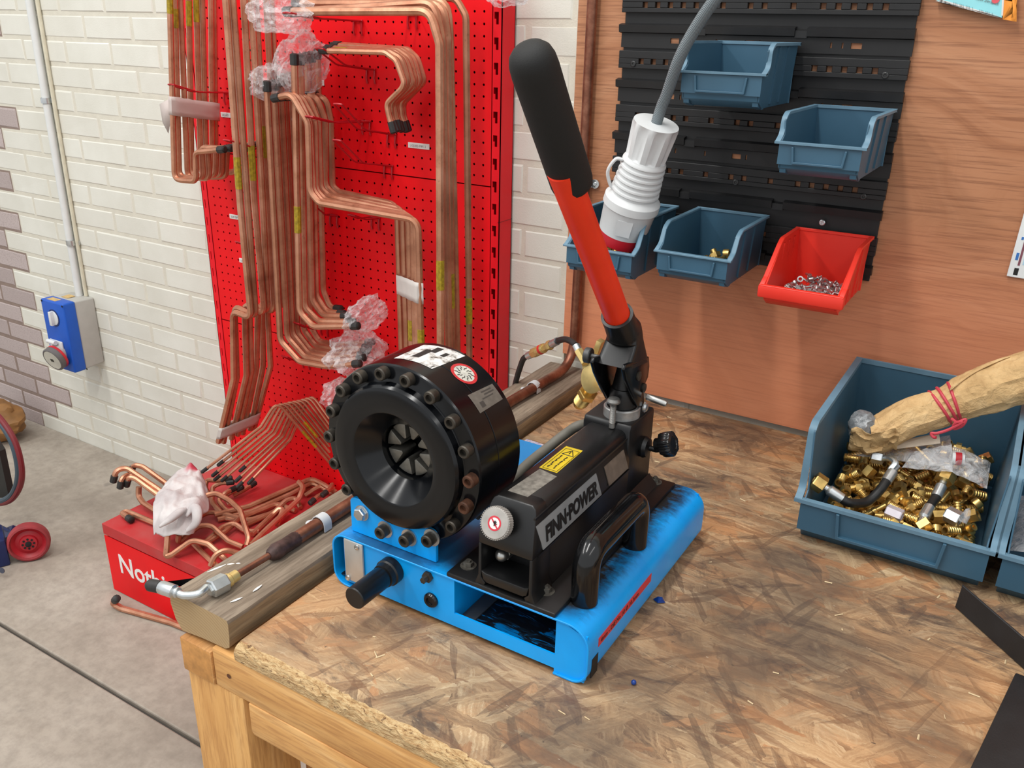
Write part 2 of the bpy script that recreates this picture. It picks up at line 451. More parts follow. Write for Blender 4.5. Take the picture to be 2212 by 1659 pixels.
def mk_clear(name, tint=(0.93, 0.93, 0.94), t=0.75):
    m = NT(name); v = m.coord('Object')
    n = m.noise(v, 45, 4, 0.6, 1.2)
    m.bump(n, 0.9, 0.01)
    m.set(tint, 0.18); m.b.inputs['IOR'].default_value = 1.3
    tr = m.new('ShaderNodeBsdfTransparent'); mx = m.new('ShaderNodeMixShader')
    fac = m.ramp(n, [(0.35, (t+0.16,)*3), (0.65, (t-0.2,)*3)])
    m.link(fac, mx.inputs[0]); m.link(m.b.outputs[0], mx.inputs[1]); m.link(tr.outputs[0], mx.inputs[2])
    out = m.n['Material Output']; m.link(mx.outputs[0], out.inputs['Surface'])
    return m.mat
CLEAR = mk_clear('clear bubble wrap'); BAG = mk_clear('clear polythene bag', (0.72, 0.73, 0.74), 0.68)

# ---------------------------------------------------------------- floor
fl = MB(); fl.box(-9, 5, -8, 0.3, -0.06, -0.012)
floor = structure(fl.build('floor', plain('floor joint', lin(70, 64, 58), 0.9), smooth=0))
for (x0, x1, y0, y1) in ((-9, 5, -8, -0.818), (-9, 5, -0.808, 0.0)):
    b = MB(); b.box(x0, x1, y0, y1, -0.05, 0.0)
    b.build('slab', CONCRETE, floor, bevel=0.004, smooth=0)

# ---------------------------------------------------------------- wall of brick
PITCH = 0.0750; Z0 = 1.5598 - 21*0.0750       # a bed joint sits at z = 1.5598
def bound(y):
    K = [(-60, 10), (20, 0), (42, 12), (85, 8), (95, -40), (215, -40), (232, 38), (285, 48), (300, 12), (330, 12), (345, -40), (372, -30), (385, 38), (425, 40),
         (432, 6), (455, 8), (462, 50), (505, 55), (512, 18), (540, 22), (548, 72), (595, 78), (602, 40), (640, 40), (650, 92), (705, 70), (740, 92), (800, 118), (830, 150), (880, 160), (890, 128), (905, 98), (1000, 96)]
    for (a, b), (c, d) in zip(K, K[1:]):
        if a <= y <= c: return b + (d-b)*(y-a)/(c-a)
    return 0
def photo_px(p):
    d = Vector(p) - EYE; z = d.dot(FWD)
    return 1106 + FPX*d.dot(RIGHT)/z, 829.5 - FPX*d.dot(UP)/z
wall = MB(); bricks = []
def brickrow(k, x0, x1):
    z0 = Z0 + k*PITCH; o = -0.138 if k % 2 == 0 else -0.0255
    n0 = math.floor((x0-o)/0.225)
    i = n0
    while o + i*0.225 < x1:
        a = o + i*0.225; i += 1
        bricks.append((a, z0, k))
for k in range(0, 24):
    brickrow(k, -4.3, -1.95)
    brickrow(k, -1.25, -0.75)
def is_bare(a, z0):
    cx, cy = photo_px((a+0.205, 0, z0+0.037)); return cx < bound(cy) + 6
bare = {(round(a, 3), k): is_bare(a, z0) for a, z0, k in bricks}
mort = MB()
mort.box(-9, 3.2, 0.004, 0.25, -0.05, 4.2, 0)
for a, z0, k in bricks:
    nb = bare[(round(a, 3), k)]
    near = nb
    y = 0.0022
    mort.add([(a, y, z0), (a+0.225, y, z0), (a+0.225, y, z0+0.075), (a, y, z0+0.075)], [(0, 1, 2, 3)], 1 if near else 0)
wall_back = structure(mort.build('wall_back', [MORTAR_W, MORTAR_B], smooth=0, recalc=False, origin=(0, 0, 0)))
def brick_mesh(name, mat, w, seed):
    r = random.Random(seed); c = 0.0045; d = 0.0
    b = MB(); x0, x1, z0, z1 = 0, w, 0, 0.0655
    j = lambda s=0.0018: r.uniform(-s, s)
    fr = [(x0+c+j(), j(.0006), z0+c+j()), (x1-c+j(), j(.0006), z0+c+j()), (x1-c+j(), j(.0006), z1-c+j()), (x0+c+j(), j(.0006), z1-c+j())]
    md = [(x0+j(), 0.003, z0+j()), (x1+j(), 0.003, z0+j()), (x1+j(), 0.003, z1+j()), (x0+j(), 0.003, z1+j())]
    bk = [(x0, 0.03, z0), (x1, 0.03, z0), (x1, 0.03, z1), (x0, 0.03, z1)]
    b.add(fr+md+bk, [(0, 1, 2, 3)] + [(i+4, (i+1) % 4+4, (i+1) % 4, i) for i in range(4)] + [(i+8, (i+1) % 4+8, (i+1) % 4+4, i+4) for i in range(4)])
    o = b.build(name, mat, smooth=0, origin=(0, 0, 0)); me = o.data; bpy.data.objects.remove(o); return me
BM = {p: [brick_mesh('brick', BRICK_W if p == 'w' else BRICK_B, 0.216, s) for s in range(8)] for p in 'wb'}
for a, z0, k in bricks:
    me = rnd.choice(BM['b' if bare[(round(a, 3), k)] else 'w'])
    o = bpy.data.objects.new('brick', me); COL.objects.link(o); o.parent = wall_back
    o.location = (a+0.0045, 0.0005+rnd.uniform(-0.0006, 0.0006), z0+0.0048)

# plywood sheet on the wall
b = MB(); b.prism([(-0.9068, 0.825), (-0.815, 0.825), (-0.815, 0.772), (1.6, 0.772), (1.6, 2.35), (-0.9068, 2.35)], 'y', -0.0195, 0.0)
ply = b.build('trim_1', PLY, smooth=0, bevel=0.0008, seg=1); structure(ply)
# caulked white edge down the sheet
b = MB(); b.box(-0.9115, -0.9068, -0.012, 0.0, 0.80, 2.35)
structure(b.build('trim_2', MORTAR_W, smooth=0))

# ---------------------------------------------------------------- red shelving bay with perforated panels
XL, XP0, XP1, XR = -2.0885, -2.0630, -1.0917, -1.0667
rack = thing('shelving_bay', 'red steel shelving bay with perforated back panels against the white brick wall', 'shelving', (-1.58, -0.06, 0))
def upright(x0, x1, slots):
    b = MB(); yf = -0.0605
    zs = [1.5668 - 0.0512*i for i in range(-3, 31)]
    sx0, sx1 = (x0+0.005, x1-0.0088) if slots else (x0+0.009, x0+0.012)
    hh = 0.0125
    b.box(x0, sx0, yf, yf+0.002, 0, 1.75); b.box(sx1, x1, yf, yf+0.002, 0, 1.75)
    edges = [1.75] + sum([[z+hh, z-hh] for z in zs], []) + [0]
    for i in range(0, len(edges), 2): b.box(sx0, sx1, yf, yf+0.002, edges[i+1], edges[i])
    if slots:
        for z in zs: b.box(sx0, sx0+0.0045, yf, yf+0.002, z-hh, z-hh*0.1)     # the stepped half of each slot
    b.box(x1-0.002, x1, yf, -0.006, 0, 1.75); b.box(x0, x0+0.002, yf, -0.006, 0, 1.75)
    b.box(x0, x1, -0.008, -0.006, 0, 1.75)
    b.box(x0+0.002, x1-0.002, -0.03, -0.028, 0, 1.75, 1)  # near-black sheet in the hollow, standing in for shade behind the slots
    return b.build('upright', [RED_SIDE, DARK], rack, smooth=0)
upright(XP1, XR, True)
upright(XL, XP0, False)
b = MB(); b.box(-1.0705, -1.0662, -0.062, -0.004, 1.1275, 1.1282); b.build('joint_line', DARK, rack, smooth=0)
def peg_panel(z0, z1):
    b = MB(); y = -0.060; t = 0.0016; r = 0.0030; n = 8
    xs = [-1.1131-0.025*i for i in range(38)]
    zs = [z for z in [1.5548+0.025*i for i in range(-58, 6)] if z0+0.009 < z < z1-0.009]
    x_lo, x_hi = XP0, XP1
    for zi, z in enumerate(zs):
        za = z-0.0125 if zi else z0; zb = z+0.0125 if zi < len(zs)-1 else z1
        for xi, x in enumerate(xs):
            xa = x-0.0125 if xi < len(xs)-1 else x_lo; xb = x+0.0125 if xi else x_hi
            sq = [(xb, z), (xb, zb), (x, zb), (xa, zb), (xa, z), (xa, za), (x, za), (xb, za)]
            ci = [(x+r*math.cos(PI/4*k), z+r*math.sin(PI/4*k)) for k in range(n)]
            vs = [(p[0], y, p[1]) for p in sq] + [(p[0], y, p[1]) for p in ci] + [(p[0], y+t, p[1]) for p in ci]
            fs = [(k, (k+1) % n, n+(k+1) % n, n+k) for k in range(n)] + [(n+k, n+(k+1) % n, 2*n+(k+1) % n, 2*n+k) for k in range(n)]
            b.add(vs, fs)
    b.box(x_lo, x_hi, y, y+0.012, z0, z0+0.0012); b.box(x_lo, x_hi, y, y+0.012, z1-0.0012, z1)
    b.box(x_lo, x_hi, y+0.012, y+0.0135, z0, z1, 1)  # near-black backing sheet paints the shade seen through the holes
    return b.build('perforated_panel', [RED, DARK], rack, smooth=0, recalc=False)
for z0, z1 in ((0.206, 0.7044), (0.7046, 1.2074), (1.2076, 1.709)): peg_panel(z0, z1)
# plinth of the bay
YB = -0.547; ZT = 0.225
b = MB(); b.box(XL+0.012, XR, YB+0.002, -0.062, ZT-0.003, ZT); b.box(XL+0.012, XR, YB, YB+0.0025, ZT-0.034, ZT)
b.build('base_deck', RED_DUSTY, rack, smooth=0, bevel=0.001)
b = MB(); b.box(XL+0.012, XL+0.0145, YB+0.01, -0.062, 0, ZT-0.003); b.build('base_side', RED, rack, smooth=0)
b = MB(); b.box(XR-0.0025, XR, YB+0.01, -0.062, 0, ZT-0.003); b.build('base_side', RED, rack, smooth=0)
def fz(px, py): p = at(px, py, y=YB); return (p.x, p.z)
nt = [fz(418, 1249), fz(318, 1262), fz(392, 1268), fz(430, 1262)]
b = MB()
b.prism([(XL+0.012, 0.002), (XR, 0.002), (XR, nt[3][1]), nt[3], nt[2], nt[1], nt[0], (nt[0][0]+0.02, ZT-0.038), (XL+0.012, ZT-0.038)], 'y', YB+0.001, YB+0.003)
kick = b.build('kick_plate', RED, rack, smooth=0)
b = MB(); b.box(XL+0.016, XR-0.004, YB+0.03, YB+0.032, 0.004, ZT-0.01); b.build('base_shade_sheet', DARK, rack, smooth=0)  # added dark sheet: shade inside the plinth, seen through the notch

def text_mesh(s, size, extrude=0.0004, offset=0.0, shear=0.0, spacing=1.0, align='LEFT'):
    cu = bpy.data.curves.new('lettering', 'FONT'); cu.body = s; cu.size = size; cu.extrude = extrude; cu.offset = offset
    cu.shear = shear; cu.space_character = spacing; cu.align_x = align; cu.resolution_u = 3
    o = bpy.data.objects.new('lettering', cu); COL.objects.link(o)
    bpy.context.view_layer.update()
    me = bpy.data.meshes.new_from_object(o.evaluated_get(bpy.context.evaluated_depsgraph_get()))
    bpy.data.objects.remove(o); bpy.data.curves.remove(cu)
    return me
def lettering(s, size, origin, ux, uy, mat, parent, name='lettering', sx=1.0, **kw):
    """flat print: ux runs along the line, uy up the letters"""
    me = text_mesh(s, size, **kw)
    ux = Vector(ux).normalized(); uy = Vector(uy); uy = (uy-ux*uy.dot(ux)).normalized(); uz = ux.cross(uy)
    me.transform(Matrix(((ux.x*sx, uy.x, uz.x, 0), (ux.y*sx, uy.y, uz.y, 0), (ux.z*sx, uy.z, uz.z, 0), (0, 0, 0, 1))))
    me.materials.clear(); me.materials.append(mat)
    o = bpy.data.objects.new(name, me); COL.objects.link(o); o.parent = parent
    o.location = Vector(origin) - wloc(parent); return o
NOTH = plain('white lettering', lin(235, 232, 230), 0.5, var=0.02)
lettering('Nothing', 0.088, (-2.029, YB+0.0005, 0.081), (1, 0, 0), (0, 0, 1), NOTH, kick, offset=0.0012, sx=0.98)

# small printed labels on the panels
def shelf_label(px, py, w, text, lab):
    p = at(px, py, y=-0.0625)
    b = MB(); b.box(p.x, p.x+w, -0.0625, -0.0602, p.z-0.013, p.z)
    o = b.build('panel_label', LABEL_W, bevel=0.0006, seg=1, smooth=0); tag(o, lab, 'label', 'printed pipe labels on the red panels')
    lettering(text, 0.0078, (p.x+0.006, -0.0627, p.z-0.0095), (1, 0, 0), (0, 0, 1), INK_FADED, o, extrude=0.0001)
shelf_label(881, 307, 0.063, 'LIQUID PIPE 2', 'white printed label below the capped S bent pipes, beside the tall right pipes')
shelf_label(677, 172, 0.034, 'PIPE 2', 'white printed label half hidden behind the upper bubble wrap')
shelf_label(476, 242, 0.045, 'LIQUID', 'white printed label between the two left pipe bundles, under the top left hook')
shelf_label(495, 462, 0.045, 'SLIM DPT', 'white printed label lower down behind the second bundle of long pipes')
shelf_label(516, 557, 0.030, 'LIQ', 'lowest small white label, below the lower left double hook')

# wire hooks: U shaped prongs from a saddle clip
HOOKS = [((490, 200), (370, 183), 'red wire hook carrying the taped leftmost pipe bundle'),
 ((632, 318), (490, 303), 'red wire hook across the second bundle of long pipes, upper one'),
 ((592, 533), (515, 523), 'red wire hook across the second bundle of long pipes, lower one'),
 ((838, 358), (728, 303), 'lower of the two empty red wire hooks'),
 ((845, 290), (730, 225), 'upper of the two empty red wire hooks, next to the S bent pipe ends'),
 ((790, 262), (668, 252), 'red wire hook in front of the bent pipes with black caps'),
 ((772, 45), (620, 28), 'red wire hook under the capped ends of the top horizontal pipes'),
 ((800, 150), (690, 105), 'red wire hook under the capped ends of the S bent pipes'),
 ((890, 30), (835, 20), 'short red wire hook under the top horizontal pipes near their bend'),
 ((700, 703), (640, 698), 'red wire hook holding the middle L bent pipes at their lower bend'),
 ((660, 775), (615, 770), 'red wire hook holding the lowest L bent pipes'),
 ((720, 465), (680, 450), 'red wire hook under the left bend of the stepped pipes'),
 ((810, 470), (760, 465), 'red wire hook under the horizontal run of the stepped pipes'),
 ((625, 900), (588, 880), 'red wire hook under the fan of bent pipes')]
HOOKRED = plain('hook red coat', (0.42, 0.008, 0.015), 0.35, var=0.1)
for (bp, tp, lab) in HOOKS:
    p = at(*bp, y=-0.064); q = at(*tp, x=p.x)
    t = thing('wire_hook', lab, 'hook', p, 'wire hooks on the red panels')
    wv = 0.013
    b = MB()
    for s in (-1, 1):
        b.tube(fillet([(p.x+s*wv, p.y, p.z), (p.x+s*wv, lerp(p.y, q.y, 0.6), lerp(p.z, q.z, 0.25)), (p.x+s*wv*0.9, q.y, q.z)], 0.05, 4), 0.0021, 6)
    b.tube([(p.x-wv*0.9, q.y, q.z), (p.x, q.y-0.002, q.z+0.001), (p.x+wv*0.9, q.y, q.z)], 0.0021, 6)
    b.build('prong', HOOKRED, t)
    b = MB(); b.tube([(p.x-0.016, p.y, p.z), (p.x+0.016, p.y, p.z)], 0.0026, 6)
    for s in (-1, 1):
        b.tube([(p.x+s*0.012, p.y+0.001, p.z), (p.x+s*0.012, p.y-0.002, p.z-0.02), (p.x+s*0.012, p.y+0.0015, p.z-0.032)], 0.0024, 6)
    b.build('saddle_clip', HOOKRED, t)

# ---------------------------------------------------------------- copper pipes
ORD = ['frontmost', 'second', 'third', 'fourth', 'fifth', 'sixth', 'seventh', 'eighth', 'ninth', 'tenth']
PATHS = {}
def pipe(pts, r, label, group, caps=(0, 0), bend=0.03, marks=(), n=8, caplen=0.022, name='copper_pipe'):
    r *= 1.2
    path = fillet(pts, bend)
    b = MB(); b.tube(path, r, n)
    o = b.build(name, COPPER); PATHS[o.name] = path; tag(o, label, 'pipe', group)
    for k, (p, q) in enumerate(((path[0], path[1]), (path[-1], path[-2]))):
        if caps[k]:
            d = (q-p).normalized(); c = MB()
            c.lathe([(0, -0.004), (r*0.8, -0.0035), (r*1.25, -0.001), (r*1.28, caplen-0.001), (r*1.02, caplen)], p, d, 10)
            c.build('end_cap', CAP, o)
    # yellow bar-code stickers wrapped on the tube
    L = [0]
    for i in range(1, len(path)): L.append(L[-1]+(path[i]-path[i-1]).length)
    for (f0, f1) in marks:
        s0, s1 = f0*L[-1], f1*L[-1]
        def P(s):
            for i in range(1, len(path)):
                if L[i] >= s: return path[i-1].lerp(path[i], (s-L[i-1])/max(1e-9, L[i]-L[i-1]))
            return path[-1]
        c = MB(); c.tube([P(s0), P((s0+s1)/2), P(s1)], r*1.06, n)
        st = c.build('sticker', YELLOW, o)
    return o

R_K = 1.22
def bundle(n, front, yf, yb, r, what, group, back=None, caps=(0, 0), bend=0.03, jit=0.0035, marks={}, shrink=None, ts=None):
    """n like pipes one behind the other on their hook; path points are sighted on the front pipe"""
    F = [at(p[0], p[1], y=yf+(p[2] if len(p) > 2 else 0)) for p in front]
    Bk = [at(p[0], p[1], y=yb+(p[2] if len(p) > 2 else 0)) for p in back] if back else [p+Vector((0, yb-yf, 0)) for p in F]
    out = []
    for i in range(n):
        t = i/max(1, n-1); t2 = ts[i] if ts else (t if i in (0, n-1) else t+rnd.uniform(-0.25, 0.25)/n)
        pts = [a.lerp(c, t2) for a, c in zip(F, Bk)]
        jx = [rnd.uniform(-jit, jit) for _ in pts]; jz = [rnd.uniform(-jit, jit)*0.8 for _ in pts]
        pts = [p+Vector((jx[k], 0, jz[k])) for k, p in enumerate(pts)]
        if shrink: pts = shrink(pts, i, n)
        nm = 'rearmost' if i == n-1 else ORD[i] + ('' if i == 0 else ' from the front')
        out.append(pipe(pts, r, what.format(nm), group, caps, bend, marks.get(i, ())))
    return out

BA = bundle(8, [(362, -40), (376, 390), (425, 388), (425, 325), (487, 323)], -0.228, -0.085, 0.0062,
       'long pipe, {} in the taped hairpin bundle left of the red panel', 'hairpin pipes at the left edge', caps=(0, 1), bend=0.02,
       marks={0: [(0.03, 0.10)], 1: [(0.08, 0.14)], 3: [(0.05, 0.13)], 4: [(0.04, 0.12)]}, jit=0.008)
BB = bundle(7, [(488, -40), (520, 440), (540, 692), (500, 668), (505, 818), (476, 960)], -0.262, -0.13, 0.0068,
       'long S stepped pipe, {} in the second bundle from the left', 'S stepped long pipes', bend=0.022,
       marks={0: [(0.30, 0.36)], 2: [(0.28, 0.345)], 4: [(0.25, 0.31)], 6: [(0.26, 0.31)]}, jit=0.008)
bundle(6, [(578, 180), (604, 735), (647, 780), (706, 793), (778, 786)], -0.225, -0.085, 0.0068,
       'L bent copper pipe, {} in the lowest wrapped L bundle', 'lower L bent pipes', caps=(1, 1), bend=0.03,
       back=[(640, 150), (672, 706), (690, 738), (728, 744), (806, 738)])
bundle(5, [(634, 120), (645, 672), (678, 704), (775, 706)], -0.228, -0.11, 0.0068,
       'L bent copper pipe, {} in the upper wrapped L bundle', 'upper L bent pipes', caps=(1, 1), bend=0.03, marks={0: [(.42, .50)]},
       back=[(688, 108), (697, 628), (714, 664), (735, 668), (818, 668)])
BE = bundle(6, [(592, 213), (630, 203), (664, 264), (668, 412), (692, 440), (905, 478), (911, 765)], -0.25, -0.135, 0.0066,
       'stepped copper pipe, {} in the bundle with capped upper ends', 'stepped pipes in the middle', caps=(1, 0), bend=0.028,
       back=[(672, 200), (704, 214), (716, 262), (717, 402), (735, 413), (858, 441), (866, 765)], marks={0: [(0.93, 0.985)], 3: [(0.90, 0.96)]}, ts=[0, .13, .29, .48, .72, 1])
bundle(4, [(612, 29), (926, 18), (944, 95), (956, 770)], -0.25, -0.16, 0.0074,
       'tall copper pipe with top arm, {} in the right bundle', 'tall pipes with a top arm', caps=(1, 0), bend=0.035,
       back=[(650, 5), (962, 4), (975, 75), (986, 770)], marks={0: [(0.80, 0.86)], 2: [(0.83, 0.90)]}, jit=0.008)
pipe([at(905, -6, y=-0.13), at(985, -4, y=-0.13), at(1007, 35, y=-0.13), at(1014, 775, y=-0.13)], 0.0066,
     'single tall copper pipe standing rightmost, beside the slotted red upright', 'tall pipes with a top arm', bend=0.03, marks=[(0.83, 0.90)])
bundle(6, [(695, 108), (835, 114), (858, 128), (873, 176), (869, 190), (835, 222), (839, 250), (852, 284)], -0.22, -0.10, 0.0054,
       'short S bent pipe with black caps, {} on its hook', 'capped S bent pipes', caps=(1, 1), bend=0.025,
       back=[(722, 98), (880, 108), (904, 126), (916, 177), (906, 190), (872, 222), (874, 252), (882, 282)], marks={1: [(0.08, 0.17)]}, jit=0.003)
# fan of pipes over the lowest hook
Ff = [at(712, 1000, y=-0.10), at(597, 867, y=-0.20), at(563, 922, y=-0.24), at(438, 1018, y=-0.33)]
Fb = [at(712, 905, y=-0.075), at(672, 848, y=-0.085), at(628, 950, y=-0.13), at(530, 1050, y=-0.26)]
for i in range(9):
    t = i/8; pts = [a.lerp(c, t)+Vector((rnd.uniform(-.001, .001), 0, rnd.uniform(-.001, .001))) for a, c in zip(Ff, Fb)]
    pts[3] = pts[3] + (pts[3]-pts[2])*rnd.uniform(-0.22, 0.1)
    pipe(pts, 0.0036, 'thin bent copper pipe, %s of the fan hanging over the lowest hook' % ('rearmost' if i == 8 else ORD[i] + ('' if i == 0 else ' from the front')),
         'fan of thin pipes', (0, 1), 0.02, [(0.12, 0.24)] if i in (0, 2) else ())

# loose pipes lying on the plinth
def P6(cx, cy, z):
    p = at(200+cx/2.962, 800+cy/2.962, z=max(z, .2335)); p.y = min(p.y, -.082); return p
PILE = [
 ([(132, 712, .30), (150, 640, .335), (215, 622, .335), (420, 760, .285), (620, 930, .24)], .0068, (1, 0), 'end turned down furthest left, over the edge of the plinth'),
 ([(176, 752, .29), (186, 690, .318), (235, 662, .318), (445, 805, .27), (620, 985, .24)], .0064, (1, 0), 'capped end hanging just below the leftmost one'),
 ([(217, 738, .29), (232, 684, .318), (270, 690, .315), (455, 825, .262), (640, 960, .236)], .0064, (1, 0), 'grey capped end between the two rows on the left'),
 ([(246, 655, .31), (262, 603, .335), (322, 617, .33), (485, 735, .28), (640, 860, .24)], .0064, (1, 0), 'capped end highest of the left cluster'),
 ([(296, 745, .29), (293, 805, .262), (325, 850, .252), (410, 905, .246), (600, 1000, .236)], .0068, (0, 0), 'open end curling up left of the rag'),
 ([(248, 958, .237), (188, 915, .237), (215, 903, .237), (390, 975, .237), (560, 1035, .237)], .0068, (1, 0), 'hook end with round black cap lying on the dusty plinth corner'),
 ([(482, 1040, .29), (470, 1190, .236), (505, 1182, .24), (640, 1085, .27), (740, 1110, .262), (840, 1200, .236), (900, 1260, .233)], .0068, (0, 0), 'front loop hanging over the plinth edge below the rag'),
 ([(552, 1050, .28), (545, 1105, .25), (600, 1060, .262), (680, 995, .275), (760, 992, .27), (870, 1095, .245), (960, 1130, .236)], .0064, (0, 0), 'low arch just behind the front loop'),
 ([(620, 930, .262), (720, 802, .315), (790, 785, .318), (880, 835, .30), (945, 895, .29), (1000, 1075, .25), (985, 1120, .236)], .0066, (0, 0), 'tall arch rising out of the rag to its right'),
 ([(888, 690, .285), (795, 705, .285), (730, 700, .28), (722, 750, .265), (790, 880, .245), (850, 955, .236), (960, 945, .234)], .0058, (1, 0), 'capped end bent in a tight U, upper left of its group'),
 ([(900, 715, .275), (820, 722, .275), (768, 745, .268), (765, 850, .25), (880, 965, .236), (1100, 895, .234), (1500, 690, .236)], .0058, (1, 0), 'capped end bent in a tight U, middle of its group'),
 ([(915, 752, .262), (850, 785, .262), (800, 830, .25), (870, 915, .24), (1080, 840, .25), (1360, 720, .252), (1500, 670, .25)], .0058, (1, 0), 'capped end bent in a tight U, lowest of its group'),
 ([(960, 745, .262), (900, 775, .25), (850, 800, .24), (880, 860, .234)], .0058, (1, 0), 'short stub with a black cap at the foot of the fan'),
 ([(1040, 720, .245), (960, 770, .24), (900, 800, .234)], .0058, (1, 0), 'stub lying nearest the panel with its cap to the right'),
 ([(1318, 712, .285), (1352, 745, .28), (1320, 825, .262), (1110, 1020, .246), (1010, 1120, .236)], .0066, (0, 0), 'slender loop ending in an open mouth beside the timber'),
 ([(1392, 850, .25), (1440, 808, .255), (1560, 740, .26), (1640, 690, .262)], .0058, (1, 0), 'black capped end next to the timber, lower one'),
 ([(1470, 800, .262), (1520, 758, .268), (1600, 690, .272), (1640, 665, .272)], .0058, (1, 0), 'black capped end next to the timber, upper one'),
 ([(780, 925, .25), (1000, 870, .25), (1260, 755, .262), (1400, 690, .27), (1530, 695, .262), (1620, 745, .25)], .0064, (0, 0), 'long run topping the right hand stack'),
 ([(800, 955, .238), (1010, 905, .238), (1270, 790, .25), (1400, 720, .258), (1500, 715, .25), (1600, 770, .24)], .0064, (0, 0), 'long run second in the right hand stack'),
 ([(940, 1010, .236), (1170, 900, .238), (1240, 830, .25), (1300, 815, .25), (1330, 880, .236)], .0062, (0, 0), 'small arch in front of the right hand stack'),
 ([(1020, 1050, .236), (1150, 925, .24), (1190, 885, .25), (1220, 890, .25), (1180, 990, .236)], .0062, (0, 0), 'small hairpin beside the slender loop'),
 ([(700, 1120, .24), (830, 1005, .25), (900, 975, .252), (980, 1030, .24), (1060, 1030, .234)], .0062, (0, 0), 'low arch in the middle of the plinth'),
 ([(735, 1100, .24), (850, 1030, .244), (940, 950, .245), (1180, 850, .24), (1300, 900, .234)], .0062, (0, 0), 'flat run under the tall arch'),
 ([(755, 1250, .234), (785, 1180, .262), (850, 1148, .27), (960, 1180, .25), (1080, 1180, .236)], .0066, (0, 0), 'loop disappearing behind the weathered timber'),
 ([(640, 1105, .234), (700, 1165, .234), (770, 1230, .234), (850, 1290, .234)], .0058, (0, 0), 'straight length under the front loop'),
 ([(600, 985, .25), (740, 905, .25), (860, 925, .245), (1000, 960, .236), (1160, 910, .234)], .0062, (0, 0), 'flat bend between the rag and the U ends'),
 ([(1360, 800, .234), (1420, 760, .25), (1470, 735, .255), (1520, 760, .246), (1560, 800, .236)], .0058, (0, 0), 'tiny arch beneath the right hand stack'),
]
for pts, r, caps, lab in PILE:
    pipe([P6(*p) for p in pts], r, 'loose plinth pipe, ' + lab, 'loose pipes on the plinth', caps, 0.03, caplen=0.02)
q = lambda px, py, z: at(px, py, z=z)
pipe([q(252, 1293, .052), q(243, 1303, .012), q(262, 1314, .009), q(312, 1328, .009), q(372, 1345, .009), q(470, 1385, .009)], .0075,
     'bent copper pipe with a black cap lying on the concrete in front of the plinth', 'loose pipe on the floor', (1, 0), 0.02)

# tape round bundles
def at_height(path, z):
    for p, q in zip(path, path[1:]):
        if (p.z-z)*(q.z-z) <= 0 and abs(p.z-q.z) > 1e-6: return p.lerp(q, (z-p.z)/(q.z-p.z))
    return None
def hull2(ps):
    ps = sorted(set(ps)); 
    def half(pp):
        h = []
        for p in pp:
            while len(h) > 1 and (h[-1][0]-h[-2][0])*(p[1]-h[-2][1])-(h[-1][1]-h[-2][1])*(p[0]-h[-2][0]) <= 0: h.pop()
            h.append(p)
        return h[:-1]
    return half(ps)+half(ps[::-1])
PALE_TAPE = plain('pale translucent tape', lin(196, 182, 176), 0.5, var=0.05, scale=25)
def tape(pipes, ztop, h, r, lab, flap=None, tilt=0.0):
    """sleeve of white tape wound about a hanging bundle"""
    b = MB(); rows = []; m = 5; rr = random.Random(3)
    for k in range(m):
        z = ztop-h*k/(m-1); c = []
        for o in pipes:
            p = at_height(PATHS[o.name], z)
            if p is None: continue
            c += [(p.x+(r+.0012)*math.cos(PI/4*i), p.y+(r+.0012)*math.sin(PI/4*i)) for i in range(8)]
        H = hull2(c); L = [0]
        for i in range(len(H)): L.append(L[-1]+math.dist(H[i], H[(i+1) % len(H)]))
        row = []
        for j in range(28):
            s = L[-1]*j/28; i = max(i for i in range(len(H)) if L[i] <= s+1e-9)
            f = (s-L[i])/max(1e-9, L[i+1]-L[i]); a, c2 = H[i], H[(i+1) % len(H)]
            row.append((lerp(a[0], c2[0], f)+rr.uniform(-.0004, .0004), lerp(a[1], c2[1], f)-rr.uniform(0, .0008), z+rr.uniform(-.0012, .0012)))
        y0 = min(p[1] for p in row); rows += [(p[0], p[1], p[2]-tilt*(p[1]-y0)) for p in row]
    n = 28; b.add(rows, [(k*n+j, k*n+(j+1) % n, (k+1)*n+(j+1) % n, (k+1)*n+j) for k in range(m-1) for j in range(n)])
    if flap: b.add([at(f[0], f[1], y=f[2]) for f in flap], [tuple(range(len(flap)))])
    o = b.build('masking_tape', PALE_TAPE if flap else PAPER_W, smooth=50); tag(o, lab, 'tape', 'white tape bands on the pipe bundles')
    md = o.modifiers.new('thickness', 'SOLIDIFY'); md.thickness = 0.0008; md.offset = 1
    return o
tape(BA, at(372, 208, y=-.228).z, 0.046, .0076, 'pale tape band round the leftmost pipe bundle', [(369, 212, -.23), (345, 225, -.2), (352, 265, -.19), (364, 288, -.21), (371, 250, -.23)], .17)
tape(BE, at(890, 586, y=-.19).z, 0.049, .0080, 'white tape band round the downward legs of the stepped pipes', tilt=.27)
tape(BB, at(480, 922, y=-.262).z, 0.04, .0083, 'white tape band round the foot of the second pipe bundle')

